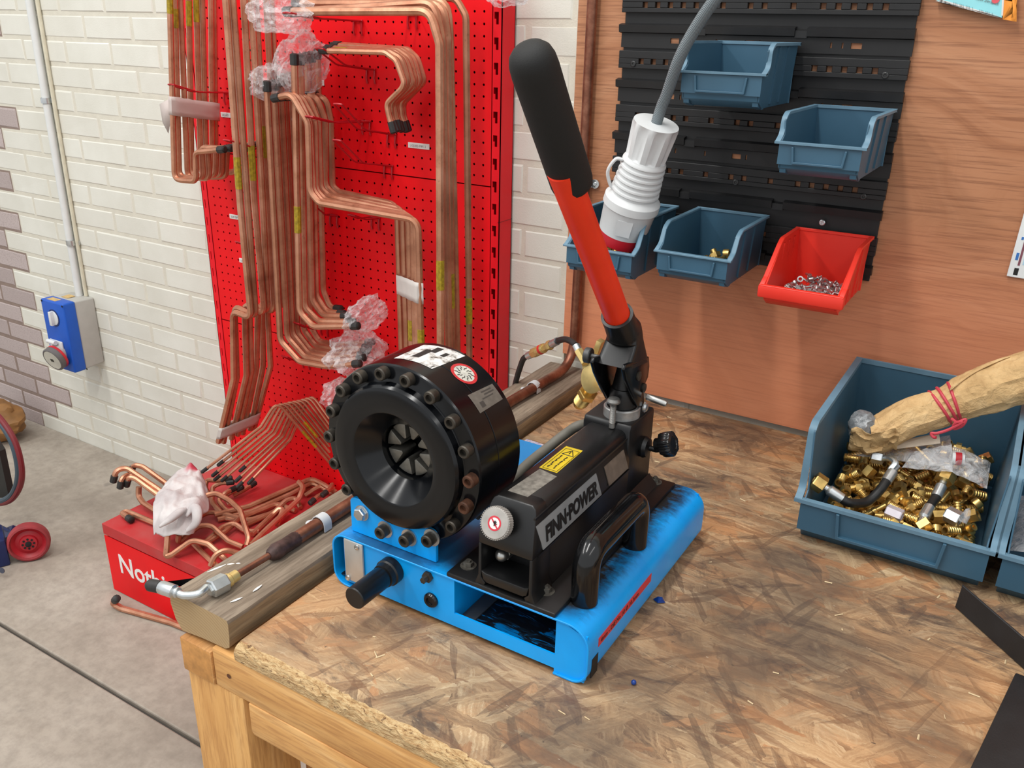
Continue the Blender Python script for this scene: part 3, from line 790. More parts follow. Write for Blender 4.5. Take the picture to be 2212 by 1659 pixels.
# crumpled clear wrap over pipe ends
def wrap(px, py, y, rx, rz, ry, seed, lab, tilt=0.0, mat=CLEAR):
    c = at(px, py, y=y); bm = bmesh.new(); bmesh.ops.create_icosphere(bm, subdivisions=4, radius=1)
    from mathutils import noise
    for v in bm.verts:
        d = v.co.normalized(); k = 1+0.30*noise.noise(d*2.3+Vector((seed, 0, 0)))+0.16*noise.noise(d*6+Vector((0, seed, 0)))+0.06*abs(noise.noise(d*15))
        x, yv, z = d.x*rx*k, d.y*ry*k, d.z*rz*k
        v.co = c + Vector((x*math.cos(tilt)-z*math.sin(tilt), yv, x*math.sin(tilt)+z*math.cos(tilt)))
    b = MB(); b.add([v.co for v in bm.verts], [[v.index for v in f.verts] for f in bm.faces]); bm.free()
    o = b.build('bubble_wrap', mat, smooth=25); tag(o, lab, 'wrap', 'clear wrap on the pipe ends'); return o
wrap(606, 28, -0.25, 0.085, 0.042, 0.05, 1.3, 'clear bubble wrap over the capped ends of the top arms', 0.0)
wrap(652, 140, -0.17, 0.040, 0.068, 0.075, 2.7, 'clear bubble wrap bunched on the upper ends of the upper L pipes', -0.15)
wrap(588, 178, -0.18, 0.036, 0.040, 0.06, 4.1, 'clear bubble wrap on the upper ends of the lower L pipes', 0.3)
wrap(790, 680, -0.17, 0.034, 0.046, 0.07, 5.2, 'clear wrap on the right ends of the upper L pipes', -0.5)
wrap(768, 762, -0.16, 0.062, 0.052, 0.08, 6.6, 'large clear bubble wrap on the right ends of the lowest L pipes', -0.2)
wrap(728, 850, -0.20, 0.030, 0.045, 0.045, 8.2, 'tail of clear wrap hanging behind the round crimp head', -0.4)
wrap(648, 268, -0.19, 0.012, 0.040, 0.02, 9.1, 'thin shred of clear wrap hanging on a vertical pipe below the black caps', 0.1)
wrap(1096, -6, -0.08, 0.05, 0.018, 0.04, 3.3, 'clear wrap peeping in at the top of the red upright', 0.0)

# rag thrown over the loose pipes
def rag():
    from mathutils import noise
    A = [(470, 725), (560, 640), (640, 612), (690, 660), (735, 770)]
    Bq = [(400, 860), (520, 800), (610, 790), (690, 830), (742, 905)]
    Cq = [(388, 960), (480, 930), (570, 905), (650, 900), (705, 952)]
    Dq = [(395, 1045), (460, 1080), (560, 1062), (640, 1040), (690, 985)]
    H = [(.305, .325, .332, .322, .30), (.32, .335, .335, .332, .30), (.30, .325, .33, .335, .29), (.262, .275, .285, .285, .272)]
    rows = [[P6(c[0], c[1], h) for c, h in zip(R, hh)] for R, hh in zip((A, Bq, Cq, Dq), H)]
    nu, nv = 44, 40; vs = []
    cols = [spline([rows[r][c] for r in range(4)], 14) for c in range(5)]
    m = len(cols[0])
    for k in range(m):
        line = spline([cols[c][k] for c in range(5)], 11)
        for j, p in enumerate(line):
            q = Vector((p.x, p.y, p.z))
            f = 0.014*noise.noise(Vector((p.x*16, p.y*16, 1.7))) + 0.011*(1-abs(noise.noise(Vector((p.x*26+4, p.y*22, 3)))*2)) + 0.003*noise.noise(Vector((p.x*80, p.y*80, 5)))
            vs.append(q+Vector((0, 0, f)))
    n = len(line)
    b = MB(); b.add(vs, [(k*n+j, k*n+j+1, (k+1)*n+j+1, (k+1)*n+j) for k in range(m-1) for j in range(n-1)])
    # a rolled fold across its lower half
    for s in ([(600, 935, .335), (640, 880, .352), (668, 905, .35), (660, 975, .325), (600, 1030, .30)], [(430, 1000, .318), (500, 950, .34), (560, 905, .348), (600, 885, .35)]):
        b.tube(spline([P6(*p) for p in s], 6), [0.004+0.011*math.sin(PI*(i+0.5)/(6*(len(s)-1)+1)) for i in range(6*(len(s)-1)+1)], 10, flat=0.7)
    rm = NT('grubby white cloth'); v = rm.pos(); nn = rm.noise(v, 14, 5)
    g = rm.new('ShaderNodeNewGeometry'); tip = P6(652, 625, .33)
    dv = rm.new('ShaderNodeVectorMath', operation='DISTANCE'); rm.link(g.outputs['Position'], dv.inputs[0]); dv.inputs[1].default_value = tip
    c = rm.ramp(nn, [(0.3, lin(186, 178, 178)), (0.6, lin(216, 210, 208)), (0.85, lin(226, 222, 220))])
    c = rm.mix(rm.ramp(rm.math('ADD', dv.outputs['Value'], rm.math('MULTIPLY', nn, 0.02)), [(0.022, (1, 1, 1)), (0.042, (0, 0, 0))]), c, lin(196, 70, 88))
    rm.bump(rm.noise(v, 500, 2), 0.5, 0.001); rm.set(c, 0.95)
    o = b.build('rag', rm.mat, smooth=80, recalc=False)
    md = o.modifiers.new('thickness', 'SOLIDIFY'); md.thickness = 0.002
    return tag(o, 'grubby white rag with a red corner thrown over the loose copper pipes', 'rag')
rag()
# ---------------------------------------------------------------- workbench
ZB = 0.761; YF = -1.139
bench = thing('workbench', 'pine framed workbench with a worn strand board top under the blue crimping machine', 'workbench', (-0.2, -0.6, 0))
b = MB(); r = random.Random(31); nx = 260; xs = [-0.812+2.312*(i/nx)**1.0 for i in range(nx+1)]
prof = [(-.022, ZB-.024), (-.022, ZB), (-.5, ZB), (YF+.014, ZB), (YF+.009, ZB-.0016), (YF+.005, ZB-.005), (YF+.002, ZB-.011), (YF+.001, ZB-.024)]
vs = []; n = len(prof)
for x in xs:
    for k, (y, z) in enumerate(prof):
        j = .0024 if k in (4, 5, 6) else (.002 if k == 3 else 0)
        vs.append((x+(r.uniform(-.002, .002) if 0 < xs.index(x) < nx and j else 0), y+r.uniform(-j, j), z+(r.uniform(-j, 0)*.5 if k > 3 else 0)))
b.add(vs, [list(range(n)), list(range(len(vs)-1, len(vs)-n-1, -1))], 1)
for i in range(nx):
    for k in range(n): b.add([], [], 0); b.f.append([i*n+k, i*n+(k+1) % n, (i+1)*n+(k+1) % n, (i+1)*n+k]); b.m.append(1 if k in (3, 4, 5, 6, 7) else 0)
top = b.build('bench_top', [OSB, OSB_EDGE], bench, smooth=0)
md = MB(); md.box(-0.8607, 1.5, YF+0.002, YF+0.042, 0.6695, ZB-0.0245)
md.build('front_rail', PINE_X, bench, bevel=0.003)
b = MB(); b.prism([(-0.7955, 0.6693), (1.5, 0.6693), (1.5, 0.6135), (-0.7915, 0.6135), (-0.7955, 0.619)], 'y', YF+0.001, YF+0.040)
b.build('front_rail_lower', PINE_X, bench, bevel=0.002)
b = MB(); b.box(-0.9267, -0.862, YF+0.0, -0.03, 0.6695, 0.7275)
for i, f in enumerate(b.f):
    yc = sum(b.v[k].y for k in f)/4; b.m[i] = 1 if yc < YF+0.001 else 0
b.build('side_rail', [PINE_Y, plain('orange end grain', lin(196, 140, 78), 0.8, var=0.2, scale=90)], bench, bevel=0.002)
for (x0, y0) in ((-0.9225, YF+0.003), (1.38, YF+0.003), (-0.9225, -0.12), (1.38, -0.12)):
    b = MB(); b.box(x0, x0+0.1145, y0, y0+0.095, 0.0, 0.669)
    b.build('leg', PINE_Z, bench, bevel=0.003)
b = MB(); b.box(-0.81, 1.4, -1.03, -1.012, 0.15, 0.60)
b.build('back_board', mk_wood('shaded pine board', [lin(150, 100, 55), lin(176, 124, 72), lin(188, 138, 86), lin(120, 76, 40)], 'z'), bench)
# knots and a torn splinter in the rail
b = MB(); k = at(494, 1461, y=YF+0.001); b.lathe([(0, -0.0006), (0.004, 0)], k, (0, -1, 0), 10)
b.build('knot', plain('dark knot', lin(92, 52, 28), 0.7), bench)

# old joist lying along the left end
def beam():
    b = MB(); r = random.Random(5)
    X0, X1, Z0_, Z1 = -0.9465, -0.8255, 0.7420, 0.7938
    prof = [(X0+.018, Z0_-.010), (X0+.006, Z0_+.006), (X0, Z0_+.03), (X0+.001, Z1-.004), (X0+.006, Z1), ((X0+X1)/2-.02, Z1+.0007), (X1-.012, Z1-.001), (X1-.002, Z1-.003), (X1, Z1-.008), (X1-.001, Z0_+.02), (X1-.004, Z0_+.004), (X1-.012, Z0_-0.001), ((X0+X1)/2, Z0_-.004)]
    n = len(prof); ys = [-1.131+1.118*i/30 for i in range(31)]
    vs = []
    for y in ys:
        for (x, z) in prof:
            vs.append((x+r.uniform(-.0007, .0007), y, max(z, 0.7280)+r.uniform(-.0006, .0006)))
    fs = [(i*n+j, i*n+(j+1) % n, (i+1)*n+(j+1) % n, (i+1)*n+j) for i in range(30) for j in range(n)]
    b.add(vs, fs, 0)
    b.m = [2 if (k % n) in (8, 9, 10) else 0 for k in range(len(fs))]; b.add(vs[:n], [list(range(n))], 1); b.add(vs[-n:], [list(range(n))], 1)
    o = b.build('timber_beam', [TIMBER, ENDGRAIN, TIMBER_SIDE], smooth=40)
    tag(o, 'weathered grey timber joist lying along the left end of the bench', 'timber')
    # paint flecks
    for (p, q) in (((447, 1236), (488, 1219)), ((490, 1219), (507, 1217)), ((509, 1217), (521, 1217)), ((497, 1301), (524, 1290)), ((546, 1278), (566, 1263)), ((573, 1209), (582, 1206))):
        A = at(*p, z=0.7946); B_ = at(*q, z=0.7946); f = MB()
        pts = [A.lerp(B_, i/5) for i in range(6)]
        f.tube(pts, [0.0004, .0015, .0021, .002, .0014, .0004], 6, flat=0.25); f.build('paint_fleck', LABEL_W, o)
beam()

# copper water pipe down the wall and along the joist
CP = mk_wood  # (name kept short below)
TARN = NT('tarnished copper'); _v = TARN.pos(); _n = TARN.noise(_v, 22, 6, 0.65)
TARN.set(TARN.ramp(_n, [(0.3, (0.13, 0.05, 0.032)), (0.5, (0.26, 0.105, 0.065)), (0.72, (0.42, 0.2, 0.125))]), 0.42, 0.8)
wp = thing('water_pipe', 'tarnished copper pipe running down the plywood edge and along the timber joist', 'pipe', (-0.878, -0.5, 0.8))
RP = 0.0112
path = fillet([(-0.8640, -0.036, 2.3), (-0.8690, -0.036, 0.808), (-0.8800, -0.30, 0.8065), (-0.8780, -0.955, 0.8065)], 0.075, 8)
b = MB(); b.tube(path, RP, 14); b.build('tube', TARN.mat, wp)
p0 = Vector((-0.8780, -0.955, 0.8065))
b = MB(); b.lathe([(RP*0.98, 0), (RP*1.08, 0.004), (RP*1.05, 0.03), (RP*1.12, 0.036), (RP*1.18, 0.046), (RP*0.9, 0.056), (RP*.6, 0.06), (0, .061)], p0+Vector((0, 0.012, 0)), (0, -1, 0), 14)
b.build('soldered_reducer', plain('burnt copper solder', (0.075, 0.04, 0.035), 0.55, 0.4, var=0.6, scale=80), wp)
b = MB(); b.tube([(-0.878, -0.99, 0.8065), (-0.8795, -1.072, 0.8075)], 0.0052, 12); b.build('thin_tube', TARN.mat, wp)
b = MB(); b.lathe([(0.0054, 0), (0.0085, 0.002), (0.0088, 0.014), (0.0105, 0.016), (0.0105, 0.0225), (0, 0.0225)], (-0.8795, -1.062, 0.8075), (0, -1, 0), 12)
b.build('brass_olive', BRASS_DULL, wp)
hx = Vector((-0.8795, -1.083, 0.8085))
b = MB(); b.lathe([(0.0, 0), (0.0125, 0), (0.014, 0.002), (0.014, 0.024), (0.0125, 0.026), (0.0085, 0.0265), (.0085, .030), (0, .030)], hx, (-0.12, -1, 0), 6, a0=0.25)
b.build('hex_nut', ZINC, wp, smooth=20)
el = spline([at(447, 1268, y=-1.112), at(428, 1283, y=-1.128), at(400, 1286, y=-1.138), at(384, 1281, y=-1.141)], 6)
b = MB(); b.tube(el, 0.0056, 12); b.build('elbow', ZINC, wp)
f0, f1, f2 = at(386, 1281, y=-1.141), at(347, 1268, y=-1.146), at(319, 1263, y=-1.15)
b = MB(); b.lathe([(0.0066, 0), (0.0078, 0.001), (0.0078, 0.004), (.0066, .006), (0.0098, 0.008), (0.0098, (f1-f0).length-.002), (0.009, (f1-f0).length)], f0, f1-f0, 14)
b.build('crimp_ferrule', ZINC, wp)
b = MB(); b.lathe([(0.0088, 0), (0.0092, 0.004), (0.0088, (f2-f1).length-.004), (0.006, (f2-f1).length), (0, (f2-f1).length+.001)], f1, f2-f1, 14)
b.build('end_cap', CAP, wp)
# saddle clips on the pipe
def clip(c, along, nrm, r, mat, lab, cat='clip'):
    """half-round strap with two ears or one; nrm points away from the surface"""
    a = Vector(along).normalized(); n = Vector(nrm).normalized(); s = a.cross(n)
    t = thing('pipe_clip', lab, cat, c, 'pipe clips'); b = MB(); w = 0.0085; c = Vector(c)
    pts = []
    for i in range(9):
        g = PI*i/8; pts.append(c + s*math.cos(g)*(r+0.0012) + n*math.sin(g)*(r+0.0012))
    base = -r+0.0012
    ring = [c+s*(r+0.0012)+n*base] + pts + [c-s*(r+0.0012)+n*base]
    vs = [p+a*w*k for p in ring for k in (-1, 1)] + [p+(p-c).normalized()*0.0016+a*w*k for p in ring for k in (-1, 1)]
    m = len(ring); fs = []
    for i in range(m-1):
        fs += [(2*i, 2*i+1, 2*i+3, 2*i+2), (2*m+2*i, 2*m+2*i+2, 2*m+2*i+3, 2*m+2*i+1), (2*i, 2*i+2, 2*m+2*i+2, 2*m+2*i), (2*i+1, 2*m+2*i+1, 2*m+2*i+3, 2*i+3)]
    b.add(vs, fs); b.build('strap', mat, t)
    e = MB(); ec = c+s*(r+0.0115)+n*(base-0.0004)
    e.lathe([(0.0098, 0), (0.0098, 0.0016), (0, 0.0016)], ec, n, 16)
    e.obox(c+s*(r+0.006)+n*(base+0.0004), (0.014, 0.0016, 0.0165), Matrix((s, n, a)).transposed())
    e.build('ear', mat, t)
    f = MB(); f.lathe([(0.0042, 0.0016), (0.0036, 0.0036), (0.0012, 0.0036), (0.0008, 0.0026), (0, .0026)], ec, n, 12); f.build('screw', ZINC, t)
    return t
WCLIP = plain('white clip plastic', lin(200, 202, 204), 0.5, var=0.04)
clip((-0.8790, -0.205, 0.8068), (0, -1, 0), (0, 0, 1), RP, WCLIP, 'white clip on the copper pipe at the far end of the timber')
clip((-0.8783, -0.888, 0.8068), (0, -1, 0), (0, 0, 1), RP, WCLIP, 'white clip on the copper pipe beside the round crimp head')
pc = at(1268, 397, y=-0.034); clip((-0.8655, -0.0345, pc.z), (0, 0, 1), (0, -1, 0), RP, ZINC, 'grey metal clip on the upright copper pipe behind the black grip')

# white conduit and socket on the brick wall
cx = -2.856
cond = thing('conduit', 'white painted conduit running down the brick wall to the blue socket', 'conduit', (cx, -0.014, 1.1))
CONDM = plain('white conduit', lin(216, 218, 216), 0.5, var=0.04)
b = MB(); b.tube([(cx+0.018, -0.0145, 2.6), (cx-0.002, -0.0145, 0.632)], 0.0125, 14); b.build('tube', CONDM, cond)
b = MB(); b.tube([(cx+0.048, -0.006, 2.6), (cx+0.024, -0.006, 0.632)], 0.0065, 8); b.build('thin_cable', plain('cream cable', lin(206, 200, 178), 0.6), cond)
for (py, nm) in ((217, 'upper'), (512, 'lower')):
    z = at(100, py, y=-0.015).z
    clip((cx+0.004, -0.0155, z), (0, 0, 1), (0, -1, 0), 0.0128, ZINC, '%s metal saddle clip on the white wall conduit' % nm)
sk = thing('socket_outlet', 'blue and grey industrial wall socket with a red ringed round lid below the conduit', 'socket', (-2.861, -0.06, 0.38))
X0, X1, Z0s, Z1s = -2.924, -2.796, 0.382, 0.634
b = MB(); b.prism([(0, Z0s+.004), (-0.0745, Z0s), (-0.0745, Z1s), (0, Z1s-.003)], 'x', X0, X1); b.build('back_box', GREY_PLASTIC, sk, bevel=0.006, seg=3)
BLUE_SOCK = plain('blue socket plastic', lin(14, 84, 186), 0.4, var=0.05)
b = MB(); b.box(X0-.001, X1+.001, -0.1205, -0.0735, Z0s-.002, Z1s+.001); b.build('cover', BLUE_SOCK, sk, bevel=0.006, seg=3)
b = MB(); kc = at(116.6, 686.8, y=-0.121); b.lathe([(0.031, -0.001), (0.031, 0.0008), (0, 0.0008)], kc, (0, -1, 0), 24); b.build('switch_recess', plain('deep blue', lin(8, 40, 100), 0.5), sk)
b = MB(); b.lathe([(0.026, 0), (0.026, 0.003), (0, 0.003)], kc, (0, -1, 0), 20); b.prism([(kc.x-.007, kc.z-.025), (kc.x+.007, kc.z-.025), (kc.x+.006, kc.z+.025), (kc.x-.006, kc.z+.025)], 'y', kc.y-.016, kc.y)
b.build('switch_knob', WHITE_PLASTIC, sk, bevel=0.002)
for (px, py) in ((86.8, 648), (131, 661), (185, 796)):
    c = at(px+3, py+1, y=-0.1212); b = MB(); b.lathe([(0.0035, 0), (0.0035, 0.0012), (0, 0.0012)], c, (0, -1, 0), 10); b.build('cover_screw', DARK, sk)
tilt = Vector((0.10, -0.95, -0.30)).normalized()
hc = Vector((-2.862, -0.121, 0.448))
b = MB(); b.box(-2.905, -2.832, -0.128, -0.1205, 0.405, 0.492); b.build('socket_plate', WHITE_PLASTIC, sk, bevel=0.004)
b = MB(); b.lathe([(0.036, -0.03), (0.038, 0.018), (0.030, 0.02), (0, 0.02)], hc+Vector((0, -.006, -.006)), tilt, 24); b.build('socket_barrel', GREY_PLASTIC, sk)
dc = at(115, 777, y=-0.163)
b = MB(); b.lathe([(0.044, -0.024), (0.045, -0.02), (0.045, -0.0145), (0.0, -0.0145)], dc, tilt, 28); b.build('red_ring', plain('red ring', lin(190, 28, 40), 0.45), sk)
b = MB(); b.lathe([(0.0445, -0.0142), (0.0445, 0.001), (0.0415, 0.004), (0.0385, 0.0045), (0.0385, 0.002), (0, 0.002)], dc, tilt, 28); b.build('lid_rim', plain('dark grey plastic', lin(96, 92, 92), 0.5), sk)
b = MB(); b.lathe([(0.038, 0.002), (0.037, 0.0042), (0, 0.0046)], dc, tilt, 28); b.build('lid', plain('lid grey', lin(196, 194, 182), 0.5), sk)
a_, b_, d_ = frame_of(tilt)
b = MB(); b.obox(dc+tilt*0.0048, (0.015, 0.011, 0.001), Matrix((a_, b_, d_)).transposed()); b.build('lid_mark', plain('mark', lin(50, 52, 44), 0.5), sk)
b = MB(); b.cyl((-2.893, -0.139, 0.489), (-2.848, -0.139, 0.489), 0.008, 12); b.build('hinge', WHITE_PLASTIC, sk)
for (x0, x1, y0, y1) in ((-2.900, -2.850, -0.112, -0.088), (-2.885, -2.850, -0.066, -0.035)):
    b = MB(); b.box(x0, x1, y0, y1, Z1s+.0002, Z1s+.0016); b.build('paper_sticker', plain('tan sticker', lin(200, 168, 110), 0.6, var=.25, scale=90), sk)

# ---------------------------------------------------------------- black louvre panel on the plywood
LX0, LX1 = -0.8000, -0.2465
lp = thing('louvre_panel', 'black plastic louvre panel screwed to the plywood above the bench', 'louvre panel', (-0.52, -0.03, 1.11))
b = MB(); b.box(LX0+.004, LX1-.003, -0.0245, -0.0200, 1.112, 1.83)
b.build('backing', LOUVRE, lp, bevel=0.0008, seg=1)
holes = [0, 1, 2, 3, 4, 6, 8, 9, 11, 13, 14, 15, 16, 17]
HX = [-0.7505+0.0264*i for i in holes]
def holed_band(z0, z1, zh, hw, hh, xs, y0=-0.0355, y1=-0.025):
    b = MB()
    b.box(LX0, LX1, y0, y1, zh+hh, z1); b.box(LX0, LX1, y0, y1, z0, zh-hh)
    e = [LX0] + sum([[x-w, x+w] for x, w in xs], []) + [LX1]
    for i in range(0, len(e), 2): b.box(e[i], e[i+1], y0, y1, zh-hh, zh+hh)
    h = MB(); h.box(LX0+.01, LX1-.01, -0.02495, -0.0246, zh-hh-.001, zh+hh+.001)
    return b, h
for k in range(-3, 4):
    zt = 1.5106 - 0.1047*k
    if zt > 1.8: continue
    # square-holed band, louvre lip, slotted land
    bb, h = holed_band(zt-0.0335, zt, zt-0.0195, 0.0052, 0.0052, [(x, 0.0052) for x in HX])
    o = bb.build('holed_slat', LOUVRE, lp, smooth=0, bevel=.0008, seg=1)
    h.build('hole_backing', PLY, o, smooth=0)
    z2 = zt-0.0562
    cuts = [(-0.6325, 0.011), (-0.4400, 0.011)] if k != 1 else [(-0.6325, .011)]
    e = [LX0-.003] + sum([[x-w, x+w] for x, w in cuts], []) + [LX1]
    b = MB()
    for i in range(0, len(e), 2): b.prism([(-0.0385, z2), (-0.0245, z2+0.003), (-0.0245, z2-0.016), (-0.0365, z2-0.0138)], 'x', e[i], e[i+1])
    for x, wd in cuts: b.prism([(-0.034, z2-.0045), (-0.0245, z2-.002), (-0.0245, z2-.0165), (-0.034, z2-.0165)], 'x', x-wd, x+wd)
    b.build('louvre_lip', LOUVRE, lp, smooth=0)
    if k % 2 == 0 or k == 1:
        zs = zt + 0.0207
        sl, h = holed_band(zt+0.006, zt+0.033, zs, 0, 0.0048, [(-0.685, .009), (-0.663, .0016), (-0.6, .0016), (-0.535, .009), (-0.515, .0016), (-0.385, .0016), (-0.365, .0016), (-0.341, .0095)], -0.0285, -0.025)
        o = sl.build('slotted_slat', LOUVRE, lp, smooth=0); h.build('hole_backing', PLY, o, smooth=0)
def screw(px, py, r=0.0055, big=False):
    c = at(px, py, y=-0.0358); b = MB()
    b.lathe([(r, -0.001), (r, 0.0014), (r*0.8, 0.0022), (r*0.45, 0.0022), (r*.3, .0008), (0, 0.0008)], c, (0, -1, 0), 14)
    b.build('screw', ZINC if big else plain('black screw', (0.05, 0.05, 0.05), 0.35, 0.6), lp)
for (x, y, bg) in ((1368, 138, 0), (1912, 163, 0), (1589, 394, 0), (1865, 425, 0), (1776, 481, 1)): screw(x, y, 0.0058, bg)

# ---------------------------------------------------------------- storage bins
def bin_(name, label, x0, x1, yb, depth, zb, zt, zf, kink, mat, kind, group, flare=0.006, lip=0.02, holder=True, feet=True):
    """open fronted picking bin; yb back plane, zb bottom, zt rear rim, zf front rim, kink: where the side rim turns down"""
    t_ = 0.0028; yf = yb-depth; xc = (x0+x1)/2
    t = thing(name, label, 'bin', (xc, (yb+yf)/2, zb), group)
    fl_ = lip
    side = [(yb, zb), (yf+0.028, zb), (yf+0.006, zf-0.056 if zf-0.056 > zb+.012 else zb+.012), (yf+0.003, zf), (yf+0.020, zf+0.010), (kink-0.012, zt-0.012), (kink+0.010, zt), (yb, zt)]
    def shear(b, s):
        for v in b.v:
            f = (v.z-zb)/(zt-zb); v.x += s*(-(1-min(1, f))*flare*-1)
    b = MB()
    for s, xe in ((1, x0), (-1, x1)):
        vs = []
        for dx in (0, t_):
            for (y, z) in side: vs.append((xe+s*(dx+flare*(1-min(1, (z-zb)/(zt-zb)))), y, z))
        n = len(side)
        b.add(vs, [list(range(n)), list(range(2*n-1, n-1, -1))]+[(i, n+i, n+(i+1) % n, (i+1) % n) for i in range(n)])
    b.box(x0+flare, x1-flare, yf+0.026, yb, zb, zb+t_)
    b.box(x0+t_, x1-t_, yb-t_, yb, zb, zt)
    b.prism([(yf+0.003, zf), (yf+0.006, zf), (yf+0.009, zf-.05 if zf-.05 > zb+.014 else zb+.016), (yf+0.031, zb), (yf+0.026, zb), (yf+0.006, zf-.052 if zf-.052 > zb+.012 else zb+.012)], 'x', x0+flare*.6, x1-flare*.6)
    b.build('body', mat, t, bevel=0.0007, seg=1)
    # thick rolled rim round the mouth
    r = MB(); rw, rh = (0.0052, 0.0045) if kind != 'big' else (0.0085, 0.008)
    for s, xe in ((-1, x0), (1, x1)):
        e_ = .0008; R = [(yb, zt+e_), (kink+0.008, zt+e_), (kink-0.010, zt-0.009+e_), (yf+0.020, zf+0.010+e_), (yf, zf+e_)]
        Rf = fillet([(xe, y, z) for y, z in R], 0.02, 3)
        vs = []; 
        for i, p in enumerate(Rf):
            d = (Rf[min(i+1, len(Rf)-1)]-Rf[max(i-1, 0)]).normalized(); nn = Vector((0, d.z, -d.y))
            if nn.z > 0: nn = -nn
            if abs(nn.z) < 0.05: nn = Vector((0, 1, 0))
            o_ = p+Vector((s*rw, 0, 0)); i_ = p+Vector((-s*(t_+.0006), 0, 0)); dn = Vector((0, 0, -rh))
            vs += [i_, o_, o_+dn, i_+dn]
        n = len(Rf)
        r.add(vs, [(0, 1, 2, 3), (4*n-4, 4*n-1, 4*n-2, 4*n-3)] + [(4*i+j, 4*i+(j+1) % 4, 4*i+4+(j+1) % 4, 4*i+4+j) for i in range(n-1) for j in range(4)])
    r.box(x0-rw, x1+rw, yb-t_-.002, yb+0.0005, zt-rh, zt+.0012)
    r.box(x0-rw, x1+rw, yf-0.003, yf+0.008, zf-rh*.7, zf+0.0008)
    r.build('rim', BIN_RIM if mat is BIN_BLUE else mat, t, bevel=0.0008, seg=1)
    if holder:
        # label pocket on the front
        h = MB(); big = kind == 'big'
        hw = (x1-x0)*(0.30 if not big else 0.27); zl = zf-(0.034 if not big else 0.052); yy = yf+0.0005
        bw = 0.0035 if not big else 0.005
        xo = xc
        h.prism([(xo-hw-bw, zf-.007), (xo-hw, zf-.007), (xo-hw+bw*.8, zl+bw), (xo+hw-bw*.8, zl+bw), (xo+hw, zf-.007), (xo+hw+bw, zf-.007), (xo+hw+bw*.1, zl), (xo-hw-bw*.1, zl)], 'y', yy-(.004 if not big else .007), yf+0.008)
        h.build('label_holder', mat, t, bevel=0.0006, seg=1)
        f = MB(); f.box(x0+.002, x1-.002, yf+0.0015, yf+0.006, zf-(.036 if not big else .056), zf-.004)
        f.build('front_panel', mat, t)
    if feet:
        for xe, s in ((x0+flare, 1), (x1-flare, -1)):
            f = MB(); zk = zf-0.034
            f.prism([(yf+0.006, zk), (yf+0.045, zk), (yf+0.045, zb-.001), (yf+0.034, zb-.002), (yf+0.010, zb+.004)], 'x', xe, xe+s*0.010)
            f.build('foot', mat, t)
    # moulded ribs on the sides
    for s, xe in ((-1, x0), (1, x1)):
        for k_, fy in enumerate((0.35, 0.62) if kind != 'big' else (0.45, 0.75)):
            f = MB(); y = yb-depth*fy
            f.box(min(xe, xe+s*.003), max(xe, xe+s*.003), y-.004, y+.004, zb+.006, (zt if y > kink+.02 else zf)-.006)
            if s == -1:
                for v in f.v: v.x += flare*(1-min(1, (v.z-zb)/(zt-zb)))
            else:
                for v in f.v: v.x -= flare*(1-min(1, (v.z-zb)/(zt-zb)))
            f.build('rib', mat, t)
    return t
bin_('picking_bin', 'empty blue bin highest on the black louvre panel', -0.5860, -0.4402, -0.040, 0.1985, 1.4285, 1.5335, 1.4860, -0.210, BIN_BLUE, 's', 'blue picking bins on the louvre panel')
bin_('picking_bin', 'empty blue bin at the right of the louvre panel, above the red bin', -0.3919, -0.2565, -0.040, 0.235, 1.3300, 1.4290, 1.3845, -0.243, BIN_BLUE, 's', 'blue picking bins on the louvre panel')
b3 = bin_('picking_bin', 'blue bin with a few brass parts, between the white plug and the red bin', -0.5941, -0.4554, -0.040, 0.2200, 1.1150, 1.2165, 1.1700, -0.215, BIN_BLUE, 's', 'blue picking bins on the louvre panel')
b4 = bin_('picking_bin', 'blue bin leftmost under the white plug, behind the orange lever', -0.7890, -0.6442, -0.040, 0.2140, 1.0970, 1.2130, 1.1520, -0.200, BIN_BLUE, 's', 'blue picking bins on the louvre panel')
br = bin_('picking_bin', 'orange red bin holding silver rivets at the lower right of the louvre panel', -0.3917, -0.2565, -0.040, 0.2150, 1.0960, 1.2010, 1.1350, -0.160, BIN_RED, 's', None, holder=False, feet=False)
f = MB(); f.box(-0.3985, -0.2497, -0.2585, -0.2465, 1.1125, 1.1365); f.build('front_lip', BIN_RED, br, bevel=0.004, seg=2)
for s in range(4):
    for xe in (-0.3885, -0.2625):
        f = MB(); y = -0.08-0.035*s; f.box(xe, xe+0.0025, y-.005, y+.005, 1.102, 1.192 if y > -.16 else 1.15); f.build('inner_rib', BIN_RED, br)
BB1 = bin_('large_bin', 'large blue bin full of brass fittings standing on the bench', -0.2345, 0.0500, -0.050, 0.3930, ZB, 0.9660, 0.8400, -0.410, BIN_BLUE, 'big', 'large blue bins on the bench', flare=0.010, feet=False)
BB2 = bin_('large_bin', 'second large blue bin, cut off by the right edge of the picture', 0.0635, 0.3480, -0.050, 0.3930, ZB, 0.9660, 0.8400, -0.410, BIN_BLUE, 'big', 'large blue bins on the bench', flare=0.010, feet=False)
